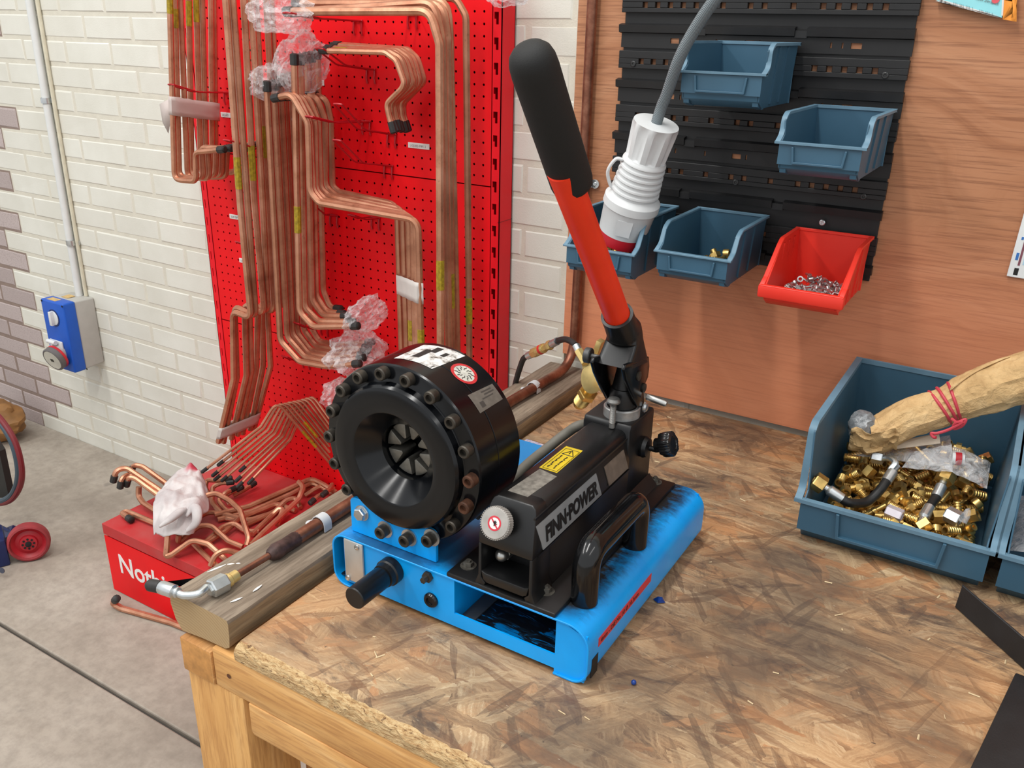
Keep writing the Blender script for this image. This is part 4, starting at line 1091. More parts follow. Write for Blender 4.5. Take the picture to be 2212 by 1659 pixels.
# ---------------------------------------------------------------- hand crimping machine
MX0, MX1, MY0, MY1, MZ0, MZT = -0.7975, -0.3670, -0.9510, -0.5270, 0.7615, 0.8505
mc = thing('crimping_machine', 'blue and black hand crimping machine with round die head and orange lever', 'crimping machine', (-0.58, -0.74, ZB))
def mk_mblue():
    m = NT('bright blue paint'); v = m.pos()
    n = m.noise(v, 11, 6, 0.65); g = m.new('ShaderNodeNewGeometry'); sx = m.new('ShaderNodeSeparateXYZ'); m.link(g.outputs['Position'], sx.inputs[0])
    nz = m.new('ShaderNodeSeparateXYZ'); m.link(g.outputs['Normal'], nz.inputs[0])
    c = m.mix(m.ramp(n, [(0.3, (0, 0, 0)), (0.7, (1, 1, 1))]), (0.0, .30, .84), (0.002, .40, .95))
    # grease worked into the top round the pump, handle and head
    def near(cx, cy, r0, r1, amt):
        d = m.new('ShaderNodeVectorMath', operation='DISTANCE'); m.link(g.outputs['Position'], d.inputs[0]); d.inputs[1].default_value = (cx, cy, 0.85)
        e = m.math('ADD', d.outputs['Value'], m.math('MULTIPLY', m.noise(m.pos((24, 60, 24)), 1.0, 5, 0.7), 0.09))
        return m.ramp(e, [(r0, (amt,)*3), (r1, (0, 0, 0))])
    smear = m.math('ADD', m.math('MULTIPLY', m.noise(m.pos((30, 60, 30)), 1.0, 6, 0.72), 0.085), m.math('MULTIPLY', m.noise(m.pos((7, 7, 7)), 1.0, 3), 0.05))
    xx = m.math('ADD', sx.outputs[0], smear)
    f = m.ramp(m.math('ADD', xx, 1.0), [(0.655, (1, 1, 1)), (0.692, (0, 0, 0))])
    f = m.math('MULTIPLY', f, m.ramp(m.math('ADD', sx.outputs[0], 1.0), [(0.36, (0.45,)*3), (0.41, (1, 1, 1))]))
    f = m.math('MULTIPLY', f, m.ramp(m.math('ADD', m.math('ADD', sx.outputs[1], m.math('MULTIPLY', smear, 0.4)), 1.2), [(0.275, (0.1,)*3), (0.31, (1, 1, 1))]))
    f = m.math('MAXIMUM', f, near(-0.69, -0.945, 0.10, 0.15, 0.75))
    f = m.math('MULTIPLY', f, m.ramp(nz.outputs[2], [(0.75, (0, 0, 0)), (0.95, (1, 1, 1))]))
    c = m.mix(f, c, (0.012, 0.011, 0.010))
    sp = m.noise(m.pos((40, 70, 70)), 4, 4, 0.7)
    c = m.mix(m.ramp(sp, [(0.66, (0, 0, 0)), (0.72, (0.55,)*3)]), c, (0.015, 0.03, 0.05))
    return m.set(c, m.math('ADD', m.math('MULTIPLY', f, 0.15), 0.36))
MBLUE = mk_mblue()
MBLUE2 = plain('bright blue front paint', (0.0, .36, .93), 0.38, var=0.12, scale=12)
# bent sheet tray: open at the front, lower corners curled under
def tray():
    r0, r1 = 0.024, 0.024; t_ = 0.003
    def arc(cx, cz, r, a, b_, k=8): return [(cx+r*math.cos(math.radians(a+(b_-a)*i/k)), cz+r*math.sin(math.radians(a+(b_-a)*i/k))) for i in range(k+1)]
    out = [(-0.742, MZ0)] + arc(MX0+r0, MZ0+r0, r0, 270, 180) + arc(MX0+r0, MZT-r0, r0, 180, 90) + arc(MX1-r1-.008, MZT-r1-.008, r1+.008, 90, 0) + arc(MX1-r1, MZ0+r1, r1, 0, -90) + [(-0.417, MZ0)]
    inn = []
    for i, p in enumerate(out):
        a = out[max(0, i-1)]; c = out[min(len(out)-1, i+1)]; d = Vector((c[0]-a[0], c[1]-a[1])).normalized()
        inn.append((p[0]+d.y*t_, p[1]-d.x*t_))
    b = MB(); n = len(out); vs = []
    for y in (MY0, MY1):
        vs += [(p[0], y, p[1]) for p in out] + [(p[0], y, p[1]) for p in inn]
    m = 2*n; fs = []
    for i in range(n-1):
        fs += [(i, i+1, m+i+1, m+i), (n+i, m+n+i, m+n+i+1, n+i+1), (i, n+i, n+i+1, i+1), (m+i, m+i+1, m+n+i+1, m+n+i)]
    fs += [(0, m, m+n, n), (n-1, 2*n-1, m+2*n-1, m+n-1)]
    b.add(vs, fs)
    return b.build('base_tray', MBLUE, mc, smooth=40, bevel=0.0006, seg=1)
tray()
yp = MY0+0.0035
b = MB()
ox0, ox1, oz0, oz1 = -0.5766, -0.4166, 0.7908, 0.8458
b.box(-0.777, ox0, yp, yp+.003, 0.7692, 0.848); b.box(ox1, MX1-.004, yp, yp+.003, 0.7692, 0.838)
b.box(ox0, ox1, yp, yp+.003, 0.7692, oz0); b.box(ox0, ox1, yp, yp+.003, oz1, 0.848); b.prism([(ox1, .838), (MX1-.013, .838), (ox1+.008, .848), (ox1, .848)], 'y', yp, yp+.003)
b.box(MX1-.05, MX1-.006, yp, yp+.003, MZ0+.003, 0.7692)
fp = b.build('front_plate', MBLUE2, mc, smooth=0)
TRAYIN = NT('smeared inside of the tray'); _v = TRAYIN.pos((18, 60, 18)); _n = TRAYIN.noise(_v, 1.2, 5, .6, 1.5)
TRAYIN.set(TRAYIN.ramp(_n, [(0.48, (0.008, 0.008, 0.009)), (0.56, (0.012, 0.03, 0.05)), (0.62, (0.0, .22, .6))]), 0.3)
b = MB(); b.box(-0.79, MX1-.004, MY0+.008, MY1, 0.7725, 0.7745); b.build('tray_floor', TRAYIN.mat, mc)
b = MB(); b.box(ox0-.0035, ox0-.001, yp+.004, -0.70, 0.7745, 0.846); b.build('inner_side', MBLUE2, mc)
b = MB(); b.box(ox0, ox0+.022, yp+.006, -0.70, 0.7745, 0.7765); b.build('floor_strip', plain('grey strip', lin(70, 74, 78), 0.5), mc)
b = MB(); b.box(-0.79, MX1-.01, MY1-.006, MY1-.003, 0.772, 0.846); b.build('back_plate', MBLUE2, mc)
# aluminium cover plate with its two screws
b = MB(); b.box(-0.7735, -0.7375, MY0-.0012, MY0+.0035, 0.7760, 0.8475); pl = b.build('cover_plate', ALU, mc, bevel=0.0025, seg=2)
for px, py in ((771, 1182), (752, 1248)):
    c = at(px, py, y=MY0-.0014); b = MB(); b.lathe([(0.0046, 0), (0.004, 0.0018), (0.0014, .0024), (.001, .0016), (0, .0016)], c, (0, -1, 0), 12); b.build('screw', STEEL, pl)
# black guide rod
b = MB(); rc = Vector((-0.685, 0, 0.8236))
b.lathe([(0.0205, 0), (0.0205, 0.012), (0.0185, 0.014), (0.0175, .022), (0.0155, 0.0225), (0.0165, .0265), (0.0165, .0815), (0.0152, .083), (0, .083)], rc+Vector((0, MY0+.003, 0)), (0, -1, 0), 28)
b.build('guide_rod', BLACK_DIRTY, mc)
c = Vector((-0.6205, MY0+.0035, 0.8361)); b = MB(); b.lathe([(0.0085, 0), (0.0085, .005), (0.0048, .0055), (.0048, .014), (0, .0145)], c, (0, -1, 0), 6); b.build('stud_nut', BOLT_BLACK, mc, smooth=20)
c = Vector((-0.6160, MY0+.0035, 0.7982)); b = MB(); b.lathe([(0.0115, 0), (0.0115, .003), (0.0095, .0055), (0.006, .0055), (0.0055, .003), (0, .003)], c, (0, -1, 0), 22); b.build('vent_plug', BLACK_GLOSS, mc)

# --- round crimp head
HC = Vector((-0.681, 0, 1.000))
b = MB(); c0 = Vector((HC.x, 0, HC.z))
prof = [(0, .820), (0.120, .820), (.1295, .822), (0.1325, .826), (0.1325, .8795), (0.1312, .8802), (0.1312, .8812), (0.1325, .8820), (0.1325, .9235), (.131, .9262), (.1285, .9270), (.1095, .9272), (.1078, .928), (.1070, .9385), (.1040, .9432), (.0990, .9450), (.0710, .9450), (.0685, .9440), (.0435, .9170), (.0420, .9150), (.0420, .868), (0, .868)]
b.lathe(prof, c0, (0, -1, 0), 96)
head = b.build('crimp_head', BLACK, mc, smooth=25)
# dies in the bore
for k in range(8):
    a0 = math.radians(45*k+8+4.2); a1 = math.radians(45*k+53-4.2); b = MB()
    rin, rout = 0.0165, 0.0400
    P = [(HC.x+rin*math.cos(a0+.20), HC.z+rin*math.sin(a0+.20))] + [(HC.x+rout*math.cos(a0+(a1-a0)*i/6), HC.z+rout*math.sin(a0+(a1-a0)*i/6)) for i in range(7)] + [(HC.x+rin*math.cos(a1-.20), HC.z+rin*math.sin(a1-.20))]
    b.prism(P, 'y', -0.9045, -0.872); b.build('die', plain('die steel', (0.22, 0.21, 0.185), 0.42, 0.75, var=0.3, scale=70) if k == 0 else bpy.data.materials['die steel'], head, bevel=0.0012)
def capscrew(c, r, mat, parent, length=.0135, washer=False, name='bolt'):
    b = MB(); c = Vector(c); y = 0.0
    if washer:
        w_ = MB(); w_.lathe([(r*1.42, 0), (r*1.42, .002), (0, .002)], c, (0, -1, 0), 20); w_.build('washer', ZINC, parent); y = .002
    b.lathe([(r, y), (r, y+length-.0016), (r*.86, y+length), (r*.56, y+length), (r*.52, y+length-.0055), (0, y+length-.0055)], c, (0, -1, 0), 18)
    return b.build(name, mat, parent, smooth=35)
for k in range(18):
    a = math.radians(20*k)
    deg = 20*k
    if deg in (240, 260, 280, 300): continue
    capscrew((HC.x+0.1212*math.cos(a), -0.9268, HC.z+0.1212*math.sin(a)), 0.0092, BOLT_RUST if deg in (340, 0) else BOLT_BLACK, head)
# blue bracket under the head
pts = [(-0.7722, .8515), (-0.7722, .903), (-0.769, .908), (-0.764, .910), (-0.747, .9095)]
for i in range(13):
    a = math.radians(-122.5+60*i/12); pts.append((HC.x+.1088*math.cos(a), HC.z+.1088*math.sin(a)))
pts += [(-0.6225, .9015), (-0.6185, .8985), (-0.6175, .894), (-0.6175, .8515)]
b = MB(); b.prism(pts, 'y', -0.9335, -0.9275); br_ = b.build('head_bracket', MBLUE2, mc, bevel=0.0006, seg=1)
for px, py in ((820, 1152), (872, 1170), (921, 1170)):
    c = at(px, py, y=-0.9475); capscrew((c.x, -0.9338, c.z), 0.0094, BOLT_BLACK, br_, washer=True)
c = at(773, 1114, y=-0.9440); c.y = -0.9337
b = MB(); b.lathe([(0.0125, 0), (0.0125, .002), (0, .002)], c, (0, -1, 0), 20); b.build('washer', ZINC, br_)
b = MB(); b.lathe([(0.0098, .002), (0.0102, .0025), (0.0102, .0085), (0.0090, .0100), (0, .0100)], c, (0, -1, 0), 6, a0=.3); b.build('hex_bolt', ZINC, br_, smooth=20)
# stickers wrapped on the drum
def cyl_at(px, py, R=0.1328):
    d = (RIGHT*((px-1106)/FPX)-UP*((py-829.5)/FPX)+FWD); o = EYE-Vector((HC.x, 0, HC.z))
    A = d.x**2+d.z**2; B_ = 2*(o.x*d.x+o.z*d.z); C_ = o.x**2+o.z**2-R*R; D_ = B_*B_-4*A*C_
    t = (-B_-math.sqrt(max(D_, 0)))/(2*A); p = EYE+d*t
    return math.atan2(p.z-HC.z, p.x-HC.x), p.y
def cyl_pt(a, y, R): return (HC.x+R*math.cos(a), y, HC.z+R*math.sin(a))
def cyl_patch(c4, R, n=12, shape=None):
    """bilinear patch between four photo-sighted (angle, y) corners"""
    vs = []
    for i in range(n+1):
        for j in range(n+1):
            u, v = i/n, j/n
            a = (c4[0][0]*(1-u)+c4[1][0]*u)*(1-v)+(c4[3][0]*(1-u)+c4[2][0]*u)*v
            y = (c4[0][1]*(1-u)+c4[1][1]*u)*(1-v)+(c4[3][1]*(1-u)+c4[2][1]*u)*v
            vs.append(cyl_pt(a, y, R))
    b = MB(); b.add(vs, [(i*(n+1)+j, (i+1)*(n+1)+j, (i+1)*(n+1)+j+1, i*(n+1)+j+1) for i in range(n) for j in range(n)]); return b
WORN = NT('worn white sticker'); _v = WORN.pos((1, 1, 1)); _n = WORN.noise(_v, 70, 6, .7)
WORN.set(WORN.ramp(_n, [(0.38, lin(96, 90, 82)), (0.47, lin(196, 194, 190)), (0.6, lin(226, 226, 226))]), 0.4)
a1, y1 = cyl_at(851, 774); a2, y2 = cyl_at(933, 797); a3, y3 = cyl_at(1005, 769); a4, y4 = cyl_at(915, 745)
st = cyl_patch([(a1, y1), (a2, y2), (a3, y3), (a4, y4)], 0.1329).build('worn_sticker', WORN.mat, head)
st['label'] = 'worn white sticker'
def sub(u0, u1, v0, v1, R=.1330):
    L_ = lambda u, v: tuple((a1, y1)[k]*(1-u)*(1-v)+(a2, y2)[k]*u*(1-v)+(a3, y3)[k]*u*v+(a4, y4)[k]*(1-u)*v for k in (0, 1))
    return cyl_patch([L_(u0, v0), L_(u1, v0), L_(u1, v1), L_(u0, v1)], R, 6)
b = sub(.28, .46, .22, .72); b2 = sub(.40, .56, .62, .92); b.add(b2.v, b2.f); b2 = sub(.70, .80, .58, .78); b.add(b2.v, b2.f); b2 = sub(.93, .955, .02, .14); b.add(b2.v, b2.f)
b.build('black_print', INK, head)
ra, ry = cyl_at(1003, 806)
RS = .0195
def disc_on(R, r0, r1, mat, nm, seg=(0, 2*PI), n=32, parent=head):
    vs = []
    for i in range(n+1):
        t = seg[0]+(seg[1]-seg[0])*i/n
        for r in (r0, r1): vs.append(cyl_pt(ra+r*math.cos(t)/R, ry+r*math.sin(t), R))
    b = MB(); b.add(vs, [(2*i, 2*i+1, 2*i+3, 2*i+2) for i in range(n)]); return b
b = disc_on(.1329, 0.0, RS, None, ''); rs = b.build('round_sticker', plain('round sticker white', lin(196, 196, 186), 0.5, var=.2, scale=120), head); rs['label'] = 'round red ringed safety sticker'
b = disc_on(.1330, RS*.80, RS*1.02, None, ''); b.add([cyl_pt(ra+s*.0028/.133+q*.014/.133, ry-q*.010+s*.001, .1330) for q, s in ((-1, -1), (1, -1), (1, 1), (-1, 1))], [(0, 1, 2, 3)])
b.build('red_print', plain('sticker red', lin(190, 44, 48), 0.5, var=.15, scale=100), head)
b = MB()
for k in range(10):
    t = 2*PI*k/10+.2
    pp = [(r, t+dt) for r, dt in ((.006, 0), (.0095, .06), (.0105, .3), (.0135, .3))]
    b.tube([cyl_pt(ra+r*math.cos(g)/.133, ry+r*math.sin(g), .1331) for r, g in pp], .0005, 4)
b.build('black_print', INK, head)
c4 = [cyl_at(1010, 854), cyl_at(1037, 893), cyl_at(1086, 862), cyl_at(1063, 829)]
gl = cyl_patch(c4, .1329).build('grey_sticker', plain('rubbed grey sticker', lin(104, 98, 90), 0.6, var=.18, scale=110), head); gl['label'] = 'rubbed grey sticker'
L_ = lambda u, v: tuple(c4[0][k]*(1-u)*(1-v)+c4[1][k]*u*(1-v)+c4[2][k]*u*v+c4[3][k]*(1-u)*v for k in (0, 1))
b = MB()
for (u0, u1, v0, v1) in ((.12, .2, .45, .85), (.28, .36, .5, .9), (.45, .52, .35, .8), (.55, .85, .18, .34)):
    q_ = cyl_patch([L_(u0, v0), L_(u1, v0), L_(u1, v1), L_(u0, v1)], .1330, 4); b.add(q_.v, q_.f)
b.build('faded_print', plain('rubbed print', lin(70, 66, 62), .6), head)

# --- pump casting
PC = -0.4955
b = MB(); b.box(-0.5880, -0.4170, -0.9510, -0.5350, 0.8500, 0.8572); b.build('foot_plate', BLACK_DIRTY, mc, bevel=0.0025)
def sec(y_of, zs):
    return [(PC-zs[i][0], y_of(zs[i][1]), zs[i][1]) for i in range(len(zs))] + [(PC+zs[i][0], y_of(zs[i][1]), zs[i][1]) for i in range(len(zs)-1, -1, -1)]
b = MB()
Zs = [(.041, .9215), (.041, .937), (.0335, .978), (.0315, .983), (.0255, .987)]
f = sec(lambda z: -0.948 if z <= .937 else -0.948+(z-.937)*.46, Zs); k = sec(lambda z: -0.90, Zs); n = len(f)
b.add(f+k, [[0, 1, n-2, n-1], [1, 2, 3, 4, 5, 6, 7, 8]] + [(i, n+i, n+(i+1) % n, (i+1) % n) for i in range(n)] + [list(range(2*n-1, n-1, -1))])
Zs = [(.044, .8572), (.0405, .870), (.0405, .937), (.0335, .978), (.0315, .983), (.0255, .987)]
f = sec(lambda z: -0.902, Zs); k = sec(lambda z: -0.650, Zs); n = len(f)
b.add(f+k, [list(range(n)), list(range(2*n-1, n-1, -1))] + [(i, n+i, n+(i+1) % n, (i+1) % n) for i in range(n)])
# legs, arch and sill of the front
for s in (-1, 1):
    b.prism([(PC+s*.0365, .868), (PC+s*.0365, .922), (PC+s*.0412, .922), (PC+s*.0415, .872), (PC+s*.047, .8575), (PC+s*.050, .850), (PC+s*.034, .850), (PC+s*.030, .862)], 'y', -0.9485, -0.90)
b.prism([(PC-.037, .8795), (PC-.034, .866), (PC-.028, .8625), (PC+.028, .8625), (PC+.034, .866), (PC+.037, .8795), (PC+.030, .8765), (PC-.030, .8765)], 'y', -0.9485, -0.901)
pump = b.build('pump_body', BLACK_DIRTY, mc, bevel=0.0016)
# side ribs framing the name plates
for z, h in ((.9745, .974), (.922, .937)):
    b = MB(); b.box(PC+.0335 if z > .95 else PC+.0395, PC+.0362 if z > .95 else PC+.0425, -0.935, -0.652, z-.0016, z+.0016); b.build('side_rib', BLACK_DIRTY, mc)
b = MB(); b.lathe([(0.021, 0), (0.021, .010), (0.0195, .012), (0, .012)], at(1078, 1129, y=-.948), (0, -1, .42), 40)
cap = b.build('filler_cap', plain('knurled grey cap', lin(172, 168, 162), 0.55, 0.25, var=.15, scale=60), pump)
cc = at(1078, 1129, y=-.948); dv = Vector((0, -1, .42)).normalized(); ca, cb_, _ = frame_of(dv)
for k in range(44):
    t = 2*PI*k/44; p = cc+(ca*math.cos(t)+cb_*math.sin(t))*.0211
    if k == 0: kn = MB()
    kn.obox(p+dv*.006, (.0012, .0012, .011), Matrix((ca, cb_, dv)).transposed())
kn.build('knurling', bpy.data.materials['knurled grey cap'], pump)['kind'] = 'stuff'
def disc3(c, r0, r1, z, n=32, a=(0, 2*PI)):
    vs = []
    for i in range(n+1):
        t = a[0]+(a[1]-a[0])*i/n
        for r in (r0, r1): vs.append(c+dv*z+(ca*math.cos(t)+cb_*math.sin(t))*r)
    b = MB(); b.add(vs, [(2*i, 2*i+1, 2*i+3, 2*i+2) for i in range(n)]); return b
b = disc3(cc, 0, .0098, .0122); b.build('no_touch_sticker', LABEL_W, pump)
b = disc3(cc, .0074, .0098, .0123); q1 = [(-.006, .0045), (-.0045, .006), (.006, -.0045), (.0045, -.006)]
b.add([cc+dv*.0123+ca*u+cb_*v for u, v in q1], [(0, 1, 2, 3)]); b.build('red_ring', plain('sign red', lin(200, 52, 66), .5), pump)
b = MB(); hr = lambda u, v: cc+dv*.01245+ca*u*.001+cb_*v*.001
upc = cb_ if cb_.z > 0 else -cb_; rgt = ca if ca.x > 0 else -ca
hr = lambda u, v: cc+dv*.0125+rgt*u*.001+upc*v*.001
b.tube([hr(0.6, -3.2), hr(.6, .2)], [.0016, .0021], 6, flat=.15)
for (u, v, u2, v2) in ((-.9, -.2, -1.4, 2.6), (.1, .1, 0, 3.5), (1.0, .1, 1.3, 3.6), (1.9, -.2, 2.6, 2.8), (2.0, -1.6, 3.9, .2)): b.tube([hr(u, v), hr(u2, v2)], .00045, 5)
b.build('hand_mark', INK, pump)
b = MB(); c = at(1088, 1195, y=-.918); b.lathe([(0.0105, -.018), (0.0105, 0)], c, (0, -1, 0), 6, a0=.2); b.build('nut', STEEL, pump, smooth=20)
b = MB(); b.lathe([(0.0093, 0), (0.0093, .004), (.0085, .008), (.0062, .0115), (.003, .0133), (0, .0137)], c, (0, -1, 0), 20); b.build('dome', STEEL, pump)
# stickers on its top
def flat_quad(pxs, z, mat, nm, parent, dz=.0004):
    P = [at(px, py, z=z) for px, py in pxs]; b = MB(); n = len(P)
    b.add([p+Vector((0, 0, dz)) for p in P]+[p-Vector((0, 0, .0006)) for p in P], [list(range(n)), list(range(2*n-1, n-1, -1))]+[(i, (i+1) % n, n+(i+1) % n, n+i) for i in range(n)])
    return b.build(nm, mat, parent, smooth=0)
flat_quad([(1097, 1060), (1140, 1074), (1203, 1030), (1166, 1013)], .987, plain('scuffed grey sticker', lin(118, 114, 106), .6, var=.45, scale=120), 'scuffed_sticker', pump)
ys = flat_quad([(1165, 1010), (1203, 1022), (1259, 974), (1223, 964)], .987, plain('yellow sticker', lin(206, 178, 30), .5, var=.14, scale=60), 'warning_sticker', pump)
o = at(1165, 1010, z=.9878); ex = at(1203, 1022, z=.9878)-o; ey = at(1223, 964, z=.9878)-o
def yp_(u, v): return o+ex*u+ey*v
b = MB()
for a_, c_ in (((.1, .93), (.9, .93)), ((.9, .93), (.9, .05)), ((.9, .05), (.1, .05)), ((.1, .05), (.1, .93))): b.tube([yp_(*a_), yp_(*c_)], .0003, 4)
T = [(.22, .70), (.85, .70), (.53, .90)]
for i in range(3): b.tube([yp_(*T[i]), yp_(*T[(i+1) % 3])], .0006, 4)
b.tube([yp_(.53, .84), yp_(.53, .76)], .0007, 4)
r_ = random.Random(9)
for u in (.30, .62):
    v = .12
    while v < .62:
        l_ = r_.uniform(.04, .10); b.tube([yp_(u+r_.uniform(-.03, .03), v), yp_(u+r_.uniform(-.05, .05), v+l_*.5), yp_(u+r_.uniform(-.03, .03), v+l_)], .0011, 5, flat=.3); v += l_+.025
b.build('print', INK, pump)
# name plates on the flank
sx_ = lambda z: PC+.0405+(z-.937)*(-.007/.041)+.0009
def flank(y0, y1, z0, z1, mat, nm, sk=0.0):
    b = MB(); P = [(sx_(z0), y0, z0), (sx_(z0), y1, z0), (sx_(z1), y1-sk, z1), (sx_(z1), y0-sk, z1)]
    b.add([Vector(p) for p in P]+[Vector(p)-Vector((.0015, 0, 0)) for p in P], [(0, 1, 2, 3), (7, 6, 5, 4), (0, 4, 5, 1), (1, 5, 6, 2), (2, 6, 7, 3), (3, 7, 4, 0)])
    return b.build(nm, mat, pump, smooth=0)
PLATE = plain('silver plate', lin(150, 154, 156), .5, .25, var=.08)
flank(-.9235, -.7520, .9265, .9640, PLATE, 'name_plate', .010)
flank(-.7260, -.6585, .9285, .9625, plain('brown smudged plate', lin(120, 108, 96), .5, .2, var=.3, scale=50), 'blank_plate', .010)
lettering('FINN·POWER', 0.0290, (sx_(.935)+.0009, -.9155, .9345), (0, 1, 0), (-.17, 0, 1), INK, pump, offset=.0012, shear=.12, sx=.86, extrude=.0002)
DIRTY_NUT = plain('greasy nut', (.16, .15, .13), .5, .7, var=.5, scale=120)
# hex nuts holding the foot
for px, py in ((1180, 1277), (1012, 1222), (1415, 1041), (1265, 930)):
    c = at(px, py, z=.8572); b = MB(); b.lathe([(.0115, -.001), (.0115, .001), (0, .001)], c, (0, 0, 1), 16); b.lathe([(.0072, .001), (.0072, .0065), (.0040, .007), (.0040, .0095), (0, .0095)], c, (0, 0, 1), 6); b.build('nut', DIRTY_NUT, mc, smooth=20)
# rear block, ring, piston
b = MB(); b.prism([(-.655, .8572), (-.655, .987), (-.650, .996), (-.566, .996), (-.560, .990), (-.560, .8572)], 'x', -.536, -.4560)
b.build('valve_block', BLACK_DIRTY, mc, bevel=.003)
b = MB(); b.prism([(-.536, .860), (-.553, .8572), (-.553, .8572), (-.44, .8572), (-.4556, .875), (-.4556, .86)], 'y', -.655, -.56); b.build('block_foot', BLACK_DIRTY, mc)
pc_ = Vector((-.4870, -.6200, 0))
b = MB(); b.lathe([(.0285, .995), (.0285, 1.010), (.0270, 1.0115), (.0235, 1.0115), (.0225, 1.006), (0, 1.006)], pc_, (0, 0, 1), 36); b.build('steel_ring', plain('worn steel ring', (.42, .42, .41), .4, .6, var=.3, scale=50), mc)
b = MB(); b.lathe([(.0215, 1.000), (.0215, 1.034), (.0200, 1.040), (.0195, 1.042), (.0175, 1.0425), (.0170, 1.046), (.0125, 1.072), (.0125, 1.105), (0, 1.105)], pc_, (0, 0, 1), 28); b.build('piston', BLACK_DIRTY, mc)
sc_ = Vector((-.4855, -.657, 0)); pr = [(.0046, .988)]
for i in range(20): z = .996+i*.00165; pr += [(.0042, z), (.0050, z+.0008)]
pr += [(.0046, 1.030), (.0105, 1.030), (.0108, 1.0325), (.0085, 1.0365), (.004, 1.0385), (0, 1.0385)]
b = MB(); b.lathe(pr, sc_, (0, 0, 1), 16); b.build('set_screw', plain('grey steel screw', (.27, .265, .25), .45, .7, var=.3), mc)
# lever yoke: two cheeks, bridge plate and collar
A0 = at(1333, 681, x=-.487); A1 = at(1229, 405, x=-.487); ax = (A1-A0).normalized()
def cheek(x0, x1):
    o_ = [(1403, 770), (1404, 790), (1401, 815), (1391, 838), (1393, 868), (1388, 880), (1378, 878), (1370, 862), (1364, 848), (1354, 822), (1349, 800), (1353, 788)]
    P = [at(px, py, x=-.4590) for px, py in o_]
    b = MB(); b.prism([(p.y, p.z) for p in P], 'x', x0, x1); return b
b = cheek(-.4655, -.4590); b.build('yoke_cheek', BLACK, mc, bevel=.0022)
b = cheek(-.5155, -.5090); b.build('yoke_cheek', BLACK, mc, bevel=.0022)
bl, brr = at(1291, 786, x=-.5150), at(1352, 795, x=-.4595); yb_ = (bl.y+brr.y)/2; zb_ = (bl.z+brr.z)/2
ul, ur = at(1312, 741, x=-.5120), at(1369, 746, x=-.4600); yu = (ul.y+ur.y)/2; zu = (ul.z+ur.z)/2
wv = Vector((0, ax.z, -ax.y)).normalized()
bk1, bk2 = at(1396, 728, x=-.459), at(1404, 780, x=-.459)
rings = [(A0+ax*.001-wv*.0238, A0+ax*.001+wv*.0238, .0238, 2), (A0-ax*.022-wv*.0240, A0-ax*.022+wv*.0240, .0240, 2), (A0-ax*.044-wv*.0235, A0-ax*.044+wv*.0285, .0240, 2.6),
         (Vector((0, yu, zu)), Vector((0, bk1.y, bk1.z)), .0262, 5), (Vector((0, yb_, zb_)), Vector((0, bk2.y, bk2.z)), .0284, 9), (Vector((0, yb_+.004, zb_-.001)), Vector((0, bk2.y-.003, bk2.z-.002)), .025, 9)]
rs_ = []
for k in range(len(rings)-1):
    if k >= 4: rs_.append(rings[k]); continue
    for f in (0, .25, .5, .75):
        P, Q = rings[k], rings[k+1]; rs_.append((P[0].lerp(Q[0], f), P[1].lerp(Q[1], f), lerp(P[2], Q[2], f), lerp(P[3], Q[3], f)))
rs_.append(rings[-1]); n = 40; vs = []
for F, B_, hx_, ex in rs_:
    c = (F+B_)/2; h = (B_-F)/2
    for i in range(n):
        t = 2*PI*i/n; cs, sn = math.cos(t), math.sin(t)
        u = math.copysign(abs(cs)**(2/ex), cs); v = math.copysign(abs(sn)**(2/ex), sn)
        vs.append(Vector((-.487+u*hx_, c.y+h.y*v, c.z+h.z*v)))
b = MB(); m = len(rs_)
b.add(vs, [(k*n+i, k*n+(i+1) % n, (k+1)*n+(i+1) % n, (k+1)*n+i) for k in range(m-1) for i in range(n)]+[list(range((m-1)*n, m*n))])
cc_ = A0+ax*.001; inner = []
for dz, r in ((.001, .0198), (-.012, .0196)):
    for i in range(n): t = 2*PI*i/n; inner.append(Vector((-.487+math.cos(t)*r, 0, 0))+Vector((0, (cc_+wv*math.sin(t)*r+ax*dz).y, (cc_+wv*math.sin(t)*r+ax*dz).z)))
b.add(inner, [(i, (i+1) % n, n+(i+1) % n, n+i) for i in range(n)]); o0 = len(vs)
for i in range(n): b.f.append([i, (i+1) % n, o0+(i+1) % n, o0+i]); b.m.append(0)
b.build('lever_socket', plain('satin black casting', (.006, .0062, .0068), .34, var=.25), mc, smooth=50, recalc=True)
b = MB(); hb = at(1333, 752, x=-.487); b.lathe([(.0046, 0), (.004, .0006), (0, -.001)], Vector((-.4865, yu+.0005, zu+.010)), (0, -1, .3), 14); b.build('socket_hole', plain('worn hole', (.05, .055, .06), .3, .5), mc)
b = MB(); b.tube([A0-ax*.03, A1+ax*.03], .0190, 28); b.build('lever_tube', plain('orange red lever paint', (.84, .036, .006), .42, var=.12, scale=12), mc)
G0 = at(1238, 403, x=-.487); G1 = at(1150, 132, x=-.487); L_g = (G1-G0).length; gd = (G1-G0).normalized()
prg = [(.0180, .002), (.0225, 0), (.0250, .003), (.0262, .010), (.0264, L_g*.5), (.0266, L_g-.012), (.0258, L_g), (.0232, L_g+.0085), (.0180, L_g+.0145), (.010, L_g+.018), (0, L_g+.0188)]
b = MB(); b.lathe(prg, G0, gd, 40); b.build('grip', RUBBER, mc, smooth=50)
